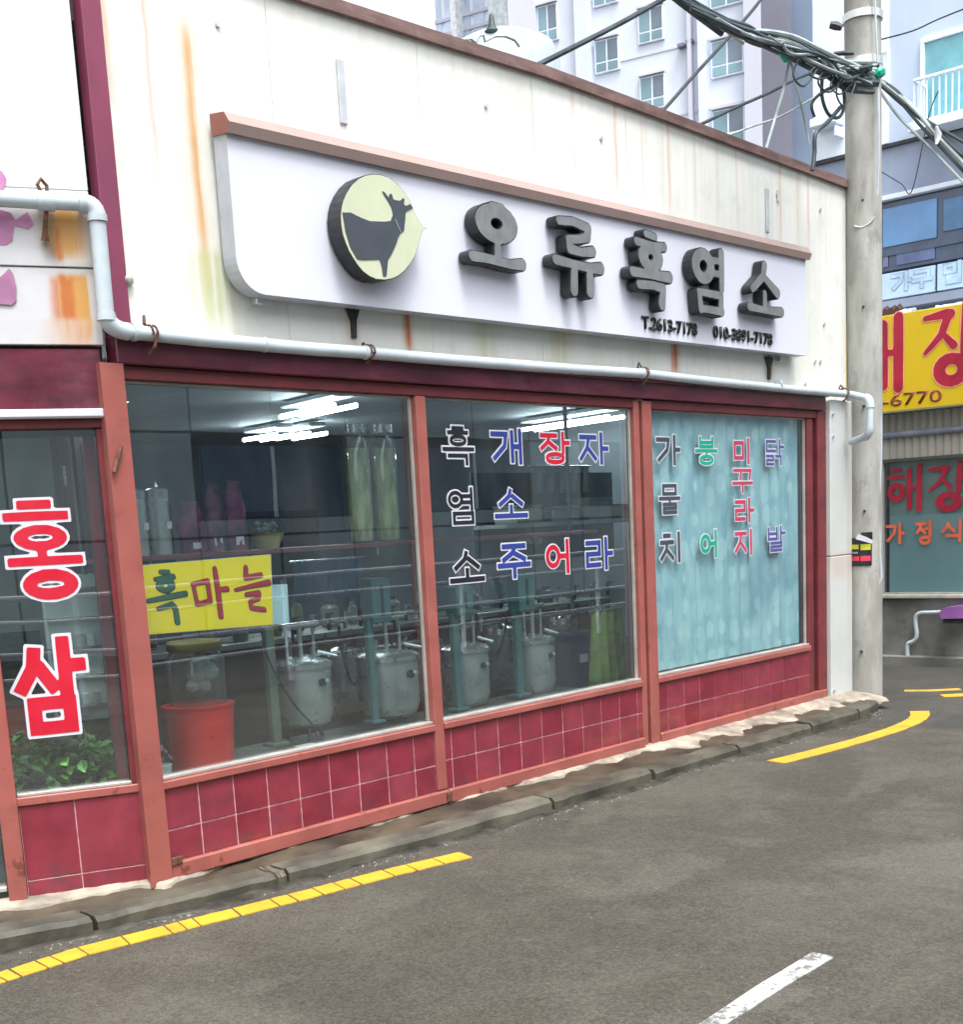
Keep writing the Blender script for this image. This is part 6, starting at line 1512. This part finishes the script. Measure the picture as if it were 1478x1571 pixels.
# ------------------------------------------------------------------ far apartment tower, face turned 13 degrees
PH = rad(13); AN = Vector((math.cos(PH), math.sin(PH), 0)); AD = 46.0
def AP(x, y, o=0.0): return at(x, y, AN, AD+o)
M_APT = pm('apartment_white', (.60, .645, .73), .8, var=.04, sc=.15, dirt=(.46, .5, .6), dirt_amt=.3, bump=0)
M_APT2 = pm('apartment_lilac', (.54, .55, .63), .8, var=.04, sc=.2, bump=0)
M_APD = pm('apartment_dark', (.17, .17, .22), .7, var=.08, sc=.2, dirt=(.12, .14, .2), bump=0); M_APD2 = pm('apartment_slate', (.15, .20, .28), .5, var=.1, sc=.2, bump=0)
M_AGL = pm('apartment_glass', (.16, .27, .32), .12, var=.12, sc=.6, coat=.5); M_AGD = pm('apartment_glass_dark', (.13, .17, .22), .15, var=.12, sc=.6, coat=.4)
ALOC = AN*AD
apt = thing('apartment_tower', 'tall pale apartment tower behind the parapet with white framed windows', 'building', (ALOC.x, ALOC.y, 0), PH)
AI = ROOTM[apt.name].inverted()
def ax(px, py=60, o=0.0): return (AI @ AP(px, py, o)).y
def az(px, py, o=0.0): return AP(px, py, o).z
def abx(name, m, par, x0, x1, ya, yb, z0, z1, bev=0, **k): return bx(name, m, par, x0, x1, min(ya, yb), max(ya, yb), z0, z1, bev, world=False, **k)
e780, e830, e885, e1040, e1165, e1207, e1247 = [ax(v) for v in (781, 822, 882, 1048, 1166, 1207, 1247)]
abx('wall', M_APT2, apt, 0, 8, e780, ax(822), 0, 60)
abx('wall', M_APT, apt, .3, 8, ax(822), e885, 0, 60)
abx('wall', M_APT, apt, 0, 8, e885, ax(900)+0, 0, 60)
abx('wall', M_APT, apt, .6, 8, ax(900), e1040, 0, 60)
abx('downpipe', M_APT2, apt, .3, .6, ax(1050), ax(1056), 0, 60)
abx('wall', M_APT, apt, .6, 8, e1040, ax(1140), 0, 60)
abx('pier', M_APT2, apt, .1, 8, ax(1140), e1165, 0, 60)
abx('dark_bay', M_APD, apt, .2, 8, e1165, e1207, 0, 60)
abx('slate_bay', M_APD2, apt, .8, 8, e1207, ax(1300), 0, 60)
abx('vertical_rib', M_APT, apt, .15, .6, ax(1068), ax(1078), 0, 60)
abx('corner_strip', pm('apartment_grey', (.36, .40, .42), .8), apt, .0, 7.9, ax(781)+.02, ax(781)+.9, 0, 60)
STY = az(1000, 30)-az(1004, 135)
def awin(px0, py_t, px1, py_b, off, reps=(0,)):
    """a window read from the picture: corners left-top and right-bottom, on the wall face at off"""
    ya, yb = ax(px0, (py_t+py_b)/2, off), ax(px1, (py_t+py_b)/2, off); cxp = (px0+px1)/2; zt_, zb_ = az(cxp, py_t, off), az(cxp, py_b, off); x = off
    for k in reps:
        dz = k*STY
        w = abx('window', M_BG3, apt, x-.10, x-.0, ya, yb, zb_+dz, zt_+dz, .02)
        yc = (ya+yb)/2; t = .07; zm = zb_+(zt_-zb_)*.32
        for a, c, m in ((max(ya, yb)-t, yc+t*.5, M_AGL), (yc-t*.5, min(ya, yb)+t, M_AGD)):
            abx('pane', m, w, x-.115, x-.101, a, c, zm+t*.5+dz, zt_-t+dz, .0); abx('pane', M_AGL if m is M_AGD else m, w, x-.115, x-.101, a, c, zb_+t+dz, zm-t*.5+dz, .0)
        abx('hood', M_APT2, w, x-.22, x-.0, ya, yb, zt_+dz+.01, zt_+dz+.1, 0)
R = (-4, -3, -2, -1, 0, 1, 2)
awin(826, 8, 858, 66, .3, R); awin(914, 60, 952, 112, .6, R); awin(980, 12, 1020, 66, .6, R+(3,)); awin(1092, 60, 1143, 118, .6, R+(3,))
for k in range(-5, 5): abx('floor_joint', M_APT2, apt, .57, .599, ax(900), ax(1140), az(1000, 84, .6)+k*STY, az(1000, 84, .6)+k*STY+.08)
for px, py in ((1040, 74), (1053, 68)): abx('vent_cap', M_APD, apt, .3, .59, ax(px-5, py), ax(px+5, py), az(px, py+3, .6), az(px, py-2, .6))
# second wing farther left, paler, with vertical piers and curved hanging sheets
wing = thing('apartment_wing', 'very pale far apartment wing left of the tower above the parapet', 'building', (ALOC.x+10, ALOC.y+2, 0), PH)
WI = ROOTM[wing.name].inverted()
def wx(px, py=40): return (WI @ at(px, py, AN, AN.dot(Vector((ALOC.x+10, ALOC.y+2, 0))))).y
bz = lambda px, py: at(px, py, AN, AN.dot(Vector((ALOC.x+10, ALOC.y+2, 0)))).z
abx('wall', pm('wing_white', (.70, .76, .86), .7, var=.03, sc=.2, bump=0), wing, 0, 6, wx(669), wx(800), 0, 60)
abx('white_pier', pm('pier_white', (.85, .87, .9), .6), wing, -.8, -.001, wx(704), wx(712), 0, 60)
for a, c in ((671, 678), (684, 702), (714, 722), (728, 744), (752, 779)):
    abx('glass_strip', pm('wing_glass', (.50, .58, .74), .3, var=.12, sc=.5), wing, -.05, -.001, wx(a), wx(c), 20, 60)
for py in (22, 44, 66): abx('floor_line', M_APT2, wing, -.1, -.051, wx(669), wx(781), bz(720, py)-.08, bz(720, py)+.08)

# ------------------------------------------------------------------ across the street, behind the camera: seen only in the glass
opp = thing('opposite_building', 'grey panelled building across the street, mirrored in the shop windows', 'building', (3, -14, ZG))
M_OP = pm('opposite_panel', (.36, .43, .47), .7, var=.06, sc=.6, rndvar=.06); M_OPJ = pm('opposite_joint', (.06, .065, .07), .8)
bx('wall', M_OPJ, opp, -14, 24, -16, -14.06, ZG-.03, 9.0, 0)
ww = {(-1, 1), (1, 1), (4, 1), (7, 1), (10, 1), (-4, 1), (2, 3), (5, 3), (8, 3), (-1, 3)}
for i in range(-7, 12):
    for j in range(5):
        x0 = 3+i*1.85; z0 = ZG+j*1.82
        if (i, j) in ww or (i-1, j) in ww:
            if (i, j) in ww:
                w = bx('window', M_WDK, opp, x0+.1, x0+3.5, -14.05, -14.02, z0+.3, z0+1.6, 0)
                bx('frame', M_BG3, w, x0+1.75, x0+1.83, -14.02, -14.0, z0+.3, z0+1.6, 0)
                bx('wall_panel', M_OP, opp, x0, x0+3.68, -14.05, -14.0, z0+.005, z0+.27, 0)
        else: bx('wall_panel', M_OP, opp, x0, x0+1.80, -14.05, -14.0, z0+.005, z0+1.78, 0)
fen = thing('guard_fence', 'pale metal pedestrian rail across the street, mirrored as thin lines in the shop windows', 'fence', (3, -6.9, ZG))
for z in (1.13, .88, .55, .28):
    b = BM(); tube(b, [(-9, -6.9, z), (16, -6.9, z)], .022 if z < 1.1 else .03, 8); mk('rail', b, M_WHITE, fen)
for k in range(9): bx('post', M_BG3, fen, -9+k*3.1, -8.95+k*3.1, -6.93, -6.87, ZG, 1.15, .004)
